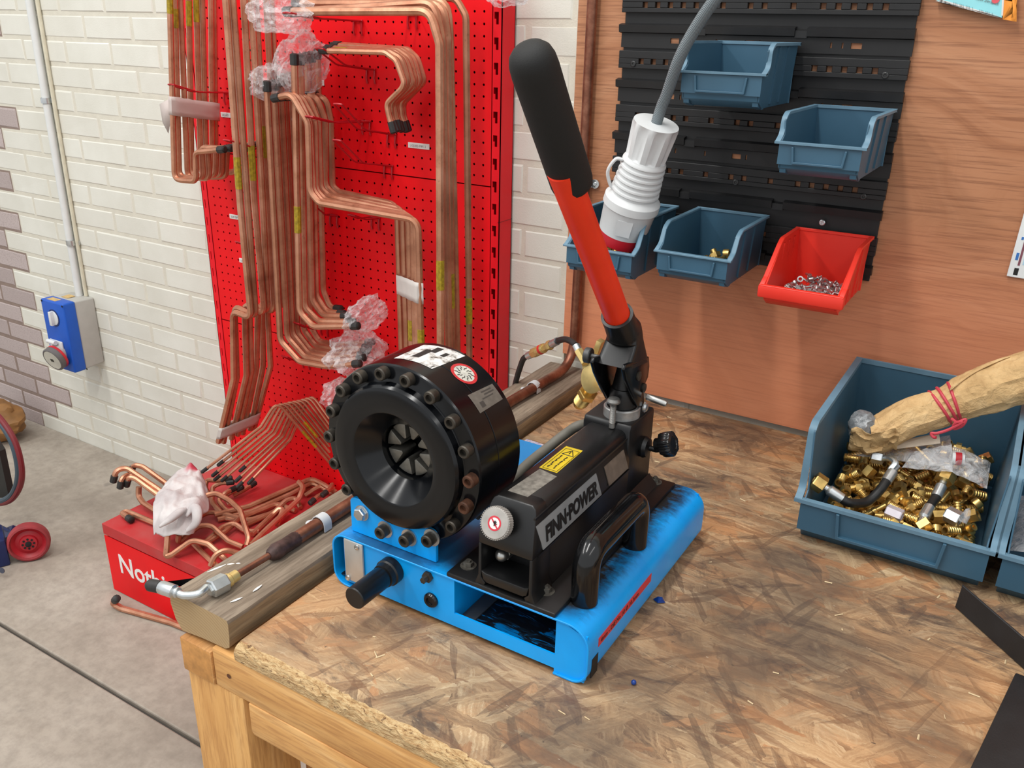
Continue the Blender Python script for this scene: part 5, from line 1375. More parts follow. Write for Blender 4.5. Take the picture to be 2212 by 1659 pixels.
# pins and knobs round the yoke
b = MB(); p_, q_ = at(1398, 857, y=-.598), at(1440, 873, y=-.598); b.lathe([(.0052, 0), (.0052, (q_-p_).length-.003), (.004, (q_-p_).length), (0, (q_-p_).length+.0006)], p_, q_-p_, 16); b.build('hinge_pin', STEEL, mc)
b = MB(); b.lathe([(.0085, 0), (.0085, .002), (.0062, .0045), (.002, .0055), (0, .0055)], at(1392, 879, x=-.4585), (1, 0, 0), 16); b.build('pivot_screw', ZINC, mc)
for px, py in ((1379, 812), (1390, 838)):
    b = MB(); b.lathe([(.0075, -.002), (.0075, .0022), (.0055, .0030), (0, .0030)], at(px, py, x=-.4590), (1, 0, 0), 14); b.build('pivot_screw', BOLT_BLACK, mc)
kc_ = at(1272, 768, y=-.655); b = MB(); b.lathe([(.0112, 0), (.0120, .001), (.0120, .0085), (.0110, .010), (.004, .010), (.004, .032), (0, .032)], kc_+Vector((-.006, 0, 0)), (1, 0.05, 0), 26)
b.build('knurled_stop', plain('dull steel knob', (.10, .10, .10), .5, .7, var=.4, scale=60), mc)
# star shaped release knob
ks = at(1396, 965, y=-.600); ke = at(1418, 962, y=-.600); kf = at(1462, 957, y=-.600)
b = MB(); b.lathe([(.0150, -.012), (.0175, .002), (.0150, .008), (.0080, .010), (.0045, .0105), (.0045, (ke-ks).length+.004), (0, (ke-ks).length+.004)], ks+Vector((-.004, 0, -.001)), (1, 0, .02), 20)
b.build('release_valve', BLACK_DIRTY, mc)
kn_ax = (kf-ke).normalized(); a_, b_, d_ = frame_of(kn_ax); bb = MB(); n = 112
def star(r, k=7): return [r*(1+.055*math.cos(k*2*PI*i/n))*(1 if i % 4 < 2 else .965) for i in range(n)]
rows = [(.0115, 0), (.0115, .010), (.0185, .0105), (.0195, .013), (.0195, .0265), (.0180, .0295), (.0115, .0300), (.0105, .0285)]
vs = []
for ri, (r, h) in enumerate(rows):
    S = star(r) if ri in (2, 3, 4, 5) else [r]*n
    for i in range(n): t = 2*PI*i/n; vs.append(ke+d_*h+(a_*math.cos(t)+b_*math.sin(t))*S[i])
bb.add(vs, [(r*n+i, r*n+(i+1) % n, (r+1)*n+(i+1) % n, (r+1)*n+i) for r in range(len(rows)-1) for i in range(n)] + [list(range(n))[::-1], list(range(len(vs)-n, len(vs)))])
bb.build('release_knob', BLACK_GLOSS, mc, smooth=30)
# carrying handle
hF, hB = Vector((-.4030, -.8960, .850)), Vector((-.4030, -.7340, .850))
b = MB(); b.tube(fillet([hF, hF+Vector((0, 0, .0755)), hB+Vector((0, 0, .0755)), hB], .026, 8), .0185, 24); b.build('carry_handle', plain('handle plastic', (.0045, .0045, .005), .13, var=.6, scale=22), mc)
# grey return hose behind the pump
b = MB(); b.tube(spline([(-.530, -.585, .955), at(1255, 918, x=-.552), at(1222, 937, x=-.572), at(1180, 970, x=-.590), at(1130, 1012, x=-.600), (-.62, -.83, .875)], 6), .0082, 12); b.build('return_hose', plain('grey hose', lin(112, 108, 98), .6, var=.15), mc)
b = MB(); b.tube([(-.545, -.70, .8605), (-.545, -.92, .8605)], .006, 8); b.build('pressure_line', plain('dark red line', lin(84, 26, 28), .5), mc)
# red tape label along the right side
p0_, p1_ = at(1293, 1383, x=MX1), at(1407, 1241, x=MX1); zt_, zl_ = .8215, .8080
b = MB(); b.add([(MX1+.0004, p0_.y, zl_), (MX1+.0004, p1_.y, zl_), (MX1+.0004, p1_.y, zt_), (MX1+.0004, p0_.y, zt_), (MX1-.001, p0_.y, zl_), (MX1-.001, p1_.y, zl_), (MX1-.001, p1_.y, zt_), (MX1-.001, p0_.y, zt_)], [(0, 1, 2, 3), (0, 4, 5, 1), (1, 5, 6, 2), (2, 6, 7, 3), (3, 7, 4, 0)])
tl = b.build('tape_label', plain('red label tape', lin(206, 54, 62), .5, var=.06), mc, smooth=0)
lettering('4mm - DIE No 10 Ø 10.3mm', .0098, (MX1+.0006, p0_.y+.006, .8112), (0, 1, 0), (0, 0, 1), INK, tl, sx=1.04, extrude=.0001, shear=.1)
b = MB(); b.box(MX1-.0015, MX1+.0005, MY0+.012, MY0+.030, MZ0+.008, .799); b.build('black_tape', INK, mc)
# ---------------------------------------------------------------- plug hanging in front of the louvre panel
PA, PB = at(1418, 266, y=-.222), at(1339, 518, y=-.186)
plug = thing('power_plug', 'white industrial plug with a red rim hanging by its cable before the black louvre panel', 'plug', PB)
pd = (PB-PA); pl_ = pd.length; pd.normalize(); pa, pb, _ = frame_of(pd)
# fluted cable gland
b = MB(); n = 48; vs = []
gl_rows = [(.026, -.001), (.0425, 0), (.0435, .006), (.0425, .02), (.0385, .066), (.0375, .070)]
for i_, (r, h) in enumerate(gl_rows):
    for i in range(n):
        t = 2*PI*i/n; fl_ = 1-(0.11 if i_ in (2, 3, 4) and (i % 6) in (0, 1, 2) else 0)
        vs.append(PA+pd*h+(pa*math.cos(t)+pb*math.sin(t))*r*fl_)
b.add(vs, [(k*n+i, k*n+(i+1) % n, (k+1)*n+(i+1) % n, (k+1)*n+i) for k in range(len(gl_rows)-1) for i in range(n)]+[list(range(n))[::-1], list(range(len(vs)-n, len(vs)))])
b.build('cable_gland', WHITE_PLASTIC, plug, smooth=40)
b = MB(); prof = [(0, .069), (.0390, .069), (.0400, .072)]
for i in range(6): h = .074+i*.0118; r = .0402+i*.0010; prof += [(r+.0016, h), (r+.0022, h+.0035), (r-.001, h+.006), (r-.001, h+.0105)]
prof += [(.0475, .146), (.0525, .150), (.0550, .153), (.0555, .168), (.0530, .170), (.0520, .172), (.0480, pl_-.022), (0, pl_-.022)]
b.lathe(prof, PA, pd, 48); b.build('plug_body', WHITE_PLASTIC, plug, smooth=35)
b = MB(); b.lathe([(0, pl_-.0225), (.0478, pl_-.0225), (.0470, pl_), (.0425, pl_+.001), (.0420, pl_-.010), (0, pl_-.010)], PA, pd, 40); b.build('red_rim', plain('red plug rim', lin(196, 30, 44), .42, var=.06), plug)
# finger ring on its side
sd = (-RIGHT*.98+UP*.05); sd = (sd-pd*sd.dot(pd)).normalized()
b = MB(); c = PA+pd*.105+sd*.040
b.tube(spline([c-pd*.024+sd*.001, c-pd*.022+sd*.014, c+pd*.004+sd*.022, c+pd*.030+sd*.010, c+pd*.036+sd*.001], 6), .0042, 10, flat=.8); b.build('finger_ring', WHITE_PLASTIC, plug)
b = MB(); v_ = -FWD; v_ = (v_-pd*v_.dot(pd)).normalized(); w_ = pd.cross(v_)
b.obox(PA+pd*.197+v_*.0508+w_*.004, (.030, .032, .0012), Matrix((w_, pd, v_)).transposed()); b.build('raised_panel', WHITE_PLASTIC, plug)
CBL = NT('grey braided cable'); _g = CBL.coord('Object'); _w = CBL.new('ShaderNodeTexWave', wave_type='BANDS', bands_direction='DIAGONAL'); CBL.link(_g, _w.inputs['Vector']); _w.inputs['Scale'].default_value = 190
CBL.set(CBL.mix(_w.outputs['Fac'], lin(88, 98, 104), lin(128, 138, 142)), .5); CBL.bump(_w.outputs['Fac'], .5, .001)
b = MB(); b.tube(spline([PA+pd*.02, PA-pd*.03, at(1440, 205, y=-.238), at(1466, 130, y=-.262), at(1500, 65, y=-.272), at(1548, -5, y=-.285), at(1600, -55, y=-.29), at(1640, -110, y=-.29)], 6), .0103, 14); b.build('cable', CBL.mat, plug)

# ---------------------------------------------------------------- brass valve with its charging hose behind the machine
V0 = at(1279, 817, y=-.300)
va = thing('brass_valve', 'brass valve body with threaded union and short black hose lying behind the crimping machine', 'valve', at(1240, 890, z=.762))
vf = Vector((.42, -.86, .30)).normalized(); fa, fb, _ = frame_of(vf)
upv = (Vector((0, 0, 1))-vf*vf.z).normalized(); sdv = upv.cross(vf); 
pear = []
for i in range(28):
    t = 2*PI*i/28; r = .0245+.003*math.sin(t)**2
    pear.append((sdv*math.cos(t)*r*.92+upv*math.sin(t)*r*1.15))
b = MB(); vs = [V0+p for p in pear]+[V0+p*1.0-vf*.036 for p in pear]; n = 28
b.add(vs, [list(range(n)), list(range(2*n-1, n-1, -1))]+[(i, n+i, n+(i+1) % n, (i+1) % n) for i in range(n)]); b.build('valve_body', BRASS_DULL, va, bevel=.001)
b = MB()
for s in (-1, 1): b.add([V0+sdv*s*.006+upv*.026, V0+sdv*s*.021+upv*.018, V0+sdv*s*.019+upv*.037, V0+sdv*s*.016+upv*.036, V0+sdv*s*.006+upv*.026-vf*.01, V0+sdv*s*.021+upv*.018-vf*.01, V0+sdv*s*.019+upv*.037-vf*.01, V0+sdv*s*.016+upv*.036-vf*.01], [(0, 1, 2, 3), (7, 6, 5, 4), (0, 4, 5, 1), (1, 5, 6, 2), (2, 6, 7, 3), (3, 7, 4, 0)])
b.build('yoke_ears', BRASS_DULL, va)
U0 = at(1272, 846, y=-.290); U1 = at(1238, 890, y=-.262); ud = (U1-U0); ul_ = ud.length; ud.normalize()
b = MB(); b.lathe([(.010, -.02), (.010, .004), (0, .004)], U0, ud, 16); b.build('union_neck', BRASS, va)
b = MB(); b.lathe([(0, .000), (.0190, .000), (.0205, .002), (.0205, .013), (.019, .015), (0, .015)], U0, ud, 6, a0=.4); b.build('union_nut', BRASS, va, smooth=20)
pr = [(0, .014), (.0150, .014)]
for i in range(11): h = .017+i*.0026; pr += [(.0158, h), (.0142, h+.0013)]
pr += [(.0138, .047), (.0135, .052), (.0105, .058), (.006, .060), (0, .060)]
b = MB(); b.lathe(pr, U0, ud, 24); b.build('threaded_end', BRASS, va)
b = MB(); s0, s1 = at(1302, 832, y=-.31), at(1320, 856, y=-.33); b.lathe([(0, 0), (.0115, 0), (.0115, .012), (.0085, .013), (.0085, (s1-s0).length), (0, (s1-s0).length)], s0, s1-s0, 12); b.ball(s1+(s1-s0).normalized()*.008, .010, 14); b.build('side_stub', BRASS_DULL, va)
b = MB(); h0 = at(1260, 775, y=-.30); h1 = at(1250, 758, y=-.29); b.lathe([(0, -.012), (.0095, -.012), (.0095, (h1-h0).length), (0, (h1-h0).length)], h0, h1-h0, 6); b.build('hose_nut', BRASS_DULL, va, smooth=20)
h2 = at(1244, 746, y=-.285); b = MB(); b.lathe([(0, 0), (.0082, 0), (.0086, (h2-h1).length), (0, (h2-h1).length)], h1, h2-h1, 14); b.build('ferrule', ZINC, va)
HOSE = plain('black rubber hose', (.013, .013, .013), .45, var=.4, scale=90)
hp = spline([h2, at(1236, 739, y=-.275), at(1222, 733, y=-.26), at(1208, 735, y=-.245), at(1204, 737, y=-.24)], 6); b = MB(); b.tube(hp, .0066, 12); b.build('hose', HOSE, va)
h3, h4 = at(1204, 737, y=-.24), at(1192, 743, y=-.23); b = MB(); b.cyl(h3, h4, .0085, 14); b.build('ferrule', ZINC, va)
h5, h6 = at(1191, 744, y=-.229), at(1150, 764, y=-.20); hd = (h6-h5); hl = hd.length; hd.normalize()
b = MB(); b.lathe([(0, 0), (.0100, 0), (.0108, .002), (.0108, .012), (.0085, .013), (.0085, hl*.42), (0, hl*.42)], h5, hd, 6, a0=.3)
b.lathe([(0, hl*.34), (.0098, hl*.34), (.0108, hl*.38), (.0108, hl*.70), (.0088, hl*.72), (0, hl*.72)], h5, hd, 16); b.lathe([(0, hl*.72), (.0105, hl*.72), (.0110, hl*.75), (.0110, hl*.97), (.0095, hl), (0, hl)], h5, hd, 6, a0=.1)
b.build('check_valve', BRASS_DULL, va, smooth=20)
b = MB(); b.lathe([(.0112, hl*.45), (.0112, hl*.55)], h5, hd, 16); b.build('red_band', plain('red band', lin(205, 40, 40), .5), va)
h7 = at(1140, 769, y=-.195); b = MB(); b.cyl(h6, h7, .0085, 14); b.build('ferrule', ZINC, va)
b = MB(); b.tube(spline([h7, at(1131, 775, y=-.19), at(1124, 792, y=-.185), at(1116, 818, y=-.18), at(1110, 845, y=-.17), at(1106, 880, y=-.16)], 6), .0066, 12); b.build('hose', HOSE, va)
b = MB(); q0 = at(1290, 758, y=-.25); b.obox(q0, (.012, .02, .05), Matrix.Rotation(.3, 3, 'Y')); b.build('bracket', BRASS_DULL, va, bevel=.001)
# lavender note under the hose behind the pump
b = MB(); P = [at(1090, 982, z=ZB+.0012), at(1138, 948, z=ZB+.0012), at(1180, 962, z=ZB+.0012), at(1150, 1010, z=ZB+.0012)]
b.add([p for p in P]+[p-Vector((0, 0, .0011)) for p in P], [(0, 1, 2, 3), (7, 6, 5, 4), (0, 4, 5, 1), (1, 5, 6, 2), (2, 6, 7, 3), (3, 7, 4, 0)])
NOTE = NT('printed lavender paper'); _v = NOTE.pos((60, 200, 1)); _n = NOTE.noise(_v, 3, 3, .7); NOTE.set(NOTE.ramp(_n, [(.42, lin(116, 110, 150)), (.5, lin(188, 180, 190))]), .7)
tag(b.build('paper_note', NOTE.mat, smooth=0), 'lavender printed paper lying on the bench behind the round crimp head', 'paper')

# ---------------------------------------------------------------- brass fittings and rivets
def proto(kind):
    b = MB(); Z = (0, 0, 1)
    if kind == 'barbed_sleeve':
        pr = [(.0042, .0115), (.0062, .0115), (.0068, .0105)]
        for i in range(5): h = .009-i*.0040; pr += [(.0066, h), (.0056, h-.001), (.0056, h-.002), (.0066, h-.003)]
        pr += [(.0064, -.0115), (.0042, -.0115)]; b.lathe(pr, (0, 0, 0), Z, 14, closed=True)
    elif kind == 'hex_nut':
        b.lathe([(.0085, .0075), (.0098, .0065), (.0098, -.0065), (.0085, -.0075)], (0, 0, 0), Z, 6)
        b.v = []; b.f = []; b.m = []
        n = 6; R, r, h = .0098, .0058, .0075
        o = [(R*math.cos(PI/3*i), R*math.sin(PI/3*i)) for i in range(6)]; k = 12
        oo = []
        for i in range(12):
            a, c = o[i//2], o[(i//2+1) % 6]; oo.append(a if i % 2 == 0 else ((a[0]+c[0])/2, (a[1]+c[1])/2))
        ii = [(r*math.cos(PI/6*i), r*math.sin(PI/6*i)) for i in range(12)]
        vs = [(*p, h) for p in oo]+[(*p, h) for p in ii]+[(*p, -h) for p in oo]+[(*p, -h) for p in ii]
        b.add(vs, [(i, (i+1) % 12, 12+(i+1) % 12, 12+i) for i in range(12)]+[(24+i, 36+i, 36+(i+1) % 12, 24+(i+1) % 12) for i in range(12)]+[(i, 24+i, 24+(i+1) % 12, (i+1) % 12) for i in range(12)]+[(12+i, 12+(i+1) % 12, 36+(i+1) % 12, 36+i) for i in range(12)])
    elif kind == 'flare_adaptor':
        b.lathe([(0, .001), (.0092, .001), (.0092, -.0065), (0, -.0065)], (0, 0, 0), Z, 6)
        pr = [(.0035, .0135), (.0058, .0135)]
        for i in range(4): h = .0125-i*.0026; pr += [(.0066, h), (.0058, h-.0013)]
        pr += [(.006, .0005), (.0035, .0005)]; b.lathe(pr, (0, 0, 0), Z, 12, closed=True)
        b.lathe([(0, -.006), (.0052, -.006), (.0052, -.013), (.0030, -.013), (.003, -.008), (0, -.008)], (0, 0, 0), Z, 12)
    elif kind == 'ferrule_ring':
        b.lathe([(.0052, .005), (.0074, .0045), (.0078, 0), (.0074, -.0045), (.0052, -.005)], (0, 0, 0), Z, 16, closed=True)
    elif kind == 'tail_tube':
        b.lathe([(.0025, .017), (.0036, .017), (.0038, .004), (.0058, .003), (.0060, -.002), (.0046, -.003), (.0044, -.017), (.0025, -.017)], (0, 0, 0), Z, 12, closed=True)
    elif kind == 'rivet':
        b.lathe([(0, .0105), (.0012, .010), (.0012, .0035), (.0022, .0032), (.0046, .0026), (.0048, .0016), (.0024, .0012), (.0024, -.0090), (.0019, -.0105), (0, -.0108)], (0, 0, 0), Z, 10)
    elif kind == 'screw':
        pr = [(0, .0125), (.0042, .0125), (.0046, .011), (.0022, .0085)]
        for i in range(7): h = .007-i*.0026; pr += [(.0023, h), (.0015, h-.0013)]
        pr += [(.0012, -.012), (0, -.0135)]; b.lathe(pr, (0, 0, 0), Z, 8)
    elif kind == 'collar':
        b.lathe([(.0034, .004), (.0058, .0038), (.0058, -.0038), (.0034, -.004)], (0, 0, 0), Z, 14, closed=True)
    return b
def mesh_of(kind, mat, k=1.0):
    q = proto(kind); q.v = [v*k for v in q.v]
    o = q.build(kind, mat, origin=(0, 0, 0)); me = o.data; bpy.data.objects.remove(o); return me
FIT = {k: mesh_of(k, BRASS, 1.22) for k in ('barbed_sleeve', 'hex_nut', 'flare_adaptor', 'ferrule_ring', 'tail_tube')}
SIL = plain('silver rivet', (.62, .61, .60), .28, .9, var=.1)
RIV = {k: mesh_of(k, SIL) for k in ('rivet', 'screw', 'collar')}
NAMES = {'barbed_sleeve': 'ribbed brass sleeve', 'hex_nut': 'hexagonal brass nut', 'flare_adaptor': 'brass adaptor with thread and hexagon', 'ferrule_ring': 'round brass ring', 'tail_tube': 'slim brass tail tube',
         'rivet': 'silver rivet with its mandrel', 'screw': 'silver pointed screw', 'collar': 'short silver collar'}
def heap(meshes, weights, x0, x1, y0, y1, zfun, count, rs, where, group, cat, seed, tries=4000):
    r = random.Random(seed); pts = []; kinds = list(meshes)
    for _ in range(tries):
        if len(pts) >= count: break
        x, y = r.uniform(x0, x1), r.uniform(y0, y1); rad = rs*r.uniform(.9, 1.1)
        z = zfun(x, y)+rad*.75
        for it in range(5):
            hit = [(q, d) for q, d in ((q, math.dist((x, y, z), q[:3])) for q in pts) if d < (rad+q[3])*.86]
            if not hit: break
            z += rs*.45
        else: continue
        if z > zfun(x, y)+rs*2.6: continue
        pts.append((x, y, z, rad))
    for (x, y, z, rad) in pts:
        k = r.choices(kinds, weights)[0]
        o = bpy.data.objects.new(k, meshes[k]); COL.objects.link(o)
        o.location = (x, y, z); d = Vector((r.gauss(0, 1), r.gauss(0, 1), r.gauss(0, .55)))
        o.rotation_euler = d.to_track_quat('Z', 'X').to_euler()
        tag(o, NAMES[k]+' '+where, cat, group)
    return pts
def bigz(x, y):
    f = (y+.43)/.36; return .777+.026*max(0, f)+.008*math.sin(x*31)*math.cos(y*27)
heap(FIT, (5, 3, 2.5, 2.2, 1.5), -.203, .018, -.405, -.080, bigz, 215, .0126, 'loose among the fittings in the large blue bin', 'brass fittings in the large blue bin', 'fitting', 4)
# what lies under them
b = MB(); r = random.Random(12)
P_ = {k: proto(k) for k in ('barbed_sleeve', 'hex_nut', 'ferrule_ring')}
for i in range(260):
    p = P_[r.choice(list(P_))]; x, y = r.uniform(-.205, .020), r.uniform(-.395, -.075)
    R_ = Vector((r.gauss(0, 1), r.gauss(0, 1), r.gauss(0, 1))).to_track_quat('Z', 'X').to_matrix()
    c = Vector((x, y, bigz(x, y)-r.uniform(.0, .007))); b.add([c+R_ @ v*1.2 for v in p.v], p.f)
und = b.build('buried_fittings', BRASS, origin=(-.09, -.25, ZB)); tag(und, 'lower layer of brass fittings filling the large blue bin', 'fitting', None, 'stuff')
heap(FIT, (3, 5, 2, 2, 1), -.765, -.668, -.225, -.07, lambda x, y: 1.1005+.012*(y+.23)/.2, 26, .0126, 'in the leftmost blue bin below the white plug', 'brass fittings in the leftmost bin', 'fitting', 5)
heap(FIT, (2, 2, 1, 4, 2), -.560, -.480, -.205, -.10, lambda x, y: 1.1185, 13, .0115, 'in the blue bin left of the red bin', 'brass fittings in the middle bin', 'fitting', 6)
heap(RIV, (6, 2, 1.4), -.372, -.276, -.222, -.085, lambda x, y: 1.0995+.006*math.sin(x*60)*math.cos(y*40)+.004, 125, .0058, 'in the orange red bin', 'silver rivets in the red bin', 'rivet', 7)

# hoses and odd fittings lying on the heap
def hexfit(p, d, r, h, mat, name, label, cat='fitting', hole=True, grp=None, parent=None):
    b = MB(); d = Vector(d).normalized()
    b.lathe([(0, 0), (r*.92, 0), (r, .0015), (r, h-.0015), (r*.92, h), (r*.62, h), (r*.58, h-.005), (0, h-.005)], p, d, 6)
    o = b.build(name, mat, parent, smooth=20)
    if label: tag(o, label, cat, grp)
    return o
def short_hose(pts, label, ends):
    t = thing('hose_tail', label, 'hose', pts[len(pts)//2], 'short hoses in the large blue bin')
    S = spline(pts, 6); b = MB(); b.tube(S, .0078, 12); b.build('hose', HOSE, t)
    for k, (p, q) in enumerate(((S[0], S[2]), (S[-1], S[-3]))):
        d = (p-q).normalized(); b = MB(); b.lathe([(0, -.012), (.0090, -.012), (.0092, .012), (.0075, .014), (.006, .016), (.006, .028), (0, .028)], p, d, 16); b.build('crimp_ferrule', ZINC, t)
        if ends[k]: hexfit(p+d*.022, d, .0155, .020, ends[k], 'end_nut', None, parent=t)
    return t
short_hose([at(1805, 1068, y=-.405), at(1835, 1086, y=-.40), at(1872, 1084, y=-.37), at(1900, 1060, y=-.345), at(1921, 1030, y=-.315)], 'black hose with a brass nut over the front left of the large blue bin', (BRASS, None))
e0 = at(1923, 1016, y=-.305)
b = MB(); b.tube(spline([e0, at(1934, 1001, y=-.295), at(1925, 991, y=-.285), at(1910, 990, y=-.275)], 5), .0055, 10); tag(b.build('elbow_fitting', ZINC), 'zinc elbow at the upper end of the left black hose in the bin', 'fitting')
hexfit(at(1908, 990, y=-.275), (-1, .1, -.1), .012, .018, ZINC, 'hex_fitting', 'zinc hexagon nut under the edge of the paper labelled bag')
short_hose([at(2028, 1062, y=-.300), at(2020, 1078, y=-.315), at(2010, 1092, y=-.335), at(2002, 1106, y=-.35)], 'short black hose between two zinc ferrules in the right half of the large bin', (BRASS, None))
hexfit(at(1915, 1102, y=-.375), (1, -.2, -.06), .0115, .026, plain('white zinc', lin(214, 206, 214), .35, .5), 'hex_fitting', 'pale pinkish hexagon fitting near the front rim of the large bin')
hexfit(at(2044, 1108, y=-.345), (1, -.35, -.1), .0135, .024, ZINC, 'hex_fitting', 'bright zinc hexagon nut at the front right of the large bin')
b = MB(); c = at(2079, 1128, y=-.372); b.lathe([(0, 0), (.0065, 0), (.0068, .012), (.004, .022), (0, .025)], c, (.2, .4, 1), 12); tag(b.build('nozzle_tip', CLEAR), 'clear pointed nozzle standing in the right corner of the large bin', 'nozzle')

# kraft paper parcel tied with red elastic
def parcel():
    from mathutils import noise
    ax_ = [at(1874, 938, y=-.265), at(1905, 935, y=-.255), at(1960, 905, y=-.235), at(2030, 880, y=-.215), at(2100, 852, y=-.20), at(2170, 830, y=-.185), at(2240, 812, y=-.17), at(2300, 800, y=-.16)]
    rad = [.025, .028, .031, .0305, .0345, .0375, .040, .040]
    t = thing('paper_parcel', 'brown kraft paper parcel tied with red elastic, propped across the large blue bin', 'parcel', ax_[2])
    S = spline(ax_, 9); RR = [v.x for v in spline([Vector((r, i, 0)) for i, r in enumerate(rad)], 9)]
    n = 44; t0 = (S[1]-S[0]).normalized(); a, b_, _ = frame_of(t0); vs = []; m = len(S)
    for i, p in enumerate(S):
        tt = (S[min(i+1, m-1)]-S[max(0, i-1)]).normalized(); a = (a-tt*a.dot(tt)).normalized(); bb = tt.cross(a)
        for j in range(n):
            g = 2*PI*j/n; cg, sg = math.cos(g), math.sin(g)
            rid = lambda x, y, z: 1-2*abs(noise.noise(Vector((x, y, z))))
            k = 1+.10*noise.noise(Vector((cg*1.6, sg*1.6, i*.09)))+.075*rid(cg*2.6+3, sg*2.6, i*.075)+.05*rid(cg*1.2+8, sg*4.2, i*.21)+.03*rid(cg*6, sg*6+2, i*.16)
            if abs(i-29) < 4: k *= 1-.09*(1-abs(i-29)/4)
            vs.append(p+(a*math.cos(g)+bb*math.sin(g))*RR[i]*k)
    b = MB(); b.add(vs, [(i*n+j, i*n+(j+1) % n, (i+1)*n+(j+1) % n, (i+1)*n+j) for i in range(m-1) for j in range(n)]+[list(range((m-1)*n, m*n))])
    km = NT('kraft paper'); v = km.coord('Object'); nn = km.noise(v, 16, 6, .65); n2 = km.noise(v, 60, 5, .6, 1.0)
    km.bump(n2, .8, .006); km.set(km.ramp(nn, [(.3, lin(172, 136, 88)), (.5, lin(206, 170, 118)), (.7, lin(222, 190, 140))]), .75)
    b.build('kraft_wrapping', km.mat, t, smooth=13)
    # loose flap curling from the seam and torn scrap at the mouth
    fl_ = [[at(2050, 846, y=-.235), at(2105, 806, y=-.21), at(2180, 772, y=-.18), at(2200, 778, y=-.16)], [at(2056, 838, y=-.225), at(2108, 798, y=-.19), at(2182, 776, y=-.165), at(2212, 806, y=-.16)]]
    c = MB(); A, B_ = spline(fl_[0], 6), spline(fl_[1], 6); vs = []
    for k, (p, q) in enumerate(zip(A, B_)): vs += [p, p.lerp(q, .5)+Vector((0, 0, .004)), q]
    nn_ = len(A); c.add(vs, [(3*i+j, 3*i+j+1, 3*i+j+4, 3*i+j+3) for i in range(nn_-1) for j in range(2)]); o = c.build('paper_flap', km.mat, t, smooth=60); o.modifiers.new('th', 'SOLIDIFY').thickness = .0007
    c = MB(); r = random.Random(8); vs = []
    for i in range(11):
        for j in range(8):
            u, v_ = i/10, j/7; p = at(1838+u*105-v_*8, 932+v_*46+math.sin(u*3)*8, y=-.300+.02*v_); vs.append(p+Vector((0, .012*noise.noise(Vector((u*5, v_*5, 2))), .010*noise.noise(Vector((u*4, v_*4, 0)))+.006)))
    c.add(vs, [(i*8+j, i*8+j+1, (i+1)*8+j+1, (i+1)*8+j) for i in range(10) for j in range(7)]); o = c.build('torn_scrap', km.mat, t, smooth=50); o.modifiers.new('th', 'SOLIDIFY').thickness = .0007
    c = MB(); p = at(1866, 922, y=-.262); bm = bmesh.new(); bmesh.ops.create_icosphere(bm, subdivisions=3, radius=1)
    c.add([p+v.co*(.027*(1+.25*noise.noise(v.co*5)+.12*noise.noise(v.co*11))) for v in bm.verts], [[v.index for v in f.verts] for f in bm.faces]); bm.free()
    c.build('grey_bubble_lining', plain('grey bubble film', lin(120, 124, 126), .25, var=.4, scale=160, bump=.8, bscale=120), t)
    RE = plain('red elastic', lin(196, 62, 76), .5, var=.08)
    for k, (i, tl) in enumerate(((27, .30), (29, .12), (31, -.25))):
        p = S[i]; tt = ((S[i+1]-S[i-1]).normalized()+UP*tl*.6).normalized(); a2, b2, _ = frame_of(tt); ring = []
        for j in range(25): g = 2*PI*j/24; ring.append(p+(a2*math.cos(g)+b2*math.sin(g))*(RR[i]*.985+.002))
        e = MB(); e.tube(ring, .0027, 8); e.build('elastic_loop', RE, t)
    kx = [at(2056, 905, y=-.262), at(2068, 912, y=-.27), at(2086, 906, y=-.27), at(2078, 920, y=-.272), at(2060, 926, y=-.275), at(2064, 914, y=-.278), at(2080, 912, y=-.28), at(2050, 928, y=-.278), at(2024, 936, y=-.28), at(2012, 936, y=-.28), at(2016, 944, y=-.282), at(2022, 945, y=-.284)]
    e = MB(); e.tube(spline(kx, 5), .0026, 8); e.build('elastic_knot', RE, t)
    return t
parcel()
# polythene bags in the bin
def bag(corner, label, seed, mat, puff=.012, extra=None):
    from mathutils import noise
    c4 = [at(px, py, y=y) for px, py, y in corner]; n = 16; vs = [[], []]
    for s in (0, 1):
        for i in range(n+1):
            for j in range(n+1):
                u, v = i/n, j/n; p = c4[0]*(1-u)*(1-v)+c4[1]*u*(1-v)+c4[2]*u*v+c4[3]*(1-u)*v
                h = puff*math.sin(PI*u)**.6*math.sin(PI*v)**.6*(1 if s else .15)+.005*noise.noise(Vector((u*5+seed, v*5, s)))
                vs[s].append(p+Vector((0, -.5, .85))*h)
    m = (n+1)**2; b = MB(); q = [(i*(n+1)+j, (i+1)*(n+1)+j, (i+1)*(n+1)+j+1, i*(n+1)+j+1) for i in range(n) for j in range(n)]
    b.add(vs[0]+vs[1], q+[tuple(x+m for x in f) for f in q])
    o = b.build('polythene_bag', mat, smooth=60, recalc=False); tag(o, label, 'bag', 'polythene bags in the large blue bins'); return o
bg = bag([(1842, 982, -.275), (2062, 1012, -.25), (2052, 940, -.17), (1888, 962, -.2)], 'clear bag with a paper strip, under the kraft parcel in the large bin', 1, BAG)
b = MB(); P = [at(1908, 981, y=-.262), at(2030, 966, y=-.225), at(2027, 944, y=-.205), at(1935, 962, y=-.235)]
P = [p+Vector((0, -.010, .012)) for p in P]; b.add(P+[p-Vector((0, 0, .0008)) for p in P], [(0, 1, 2, 3), (7, 6, 5, 4), (0, 4, 5, 1), (1, 5, 6, 2), (2, 6, 7, 3), (3, 7, 4, 0)])
b.build('paper_strip', plain('dirty paper', lin(198, 184, 166), .8, var=.15, scale=40), bg, smooth=0)
bag([(1948, 1010, -.29), (2058, 1020, -.28), (2056, 960, -.24), (1975, 975, -.25)], 'greyish zip bag holding rings, in the middle of the large bin', 3, BAG)
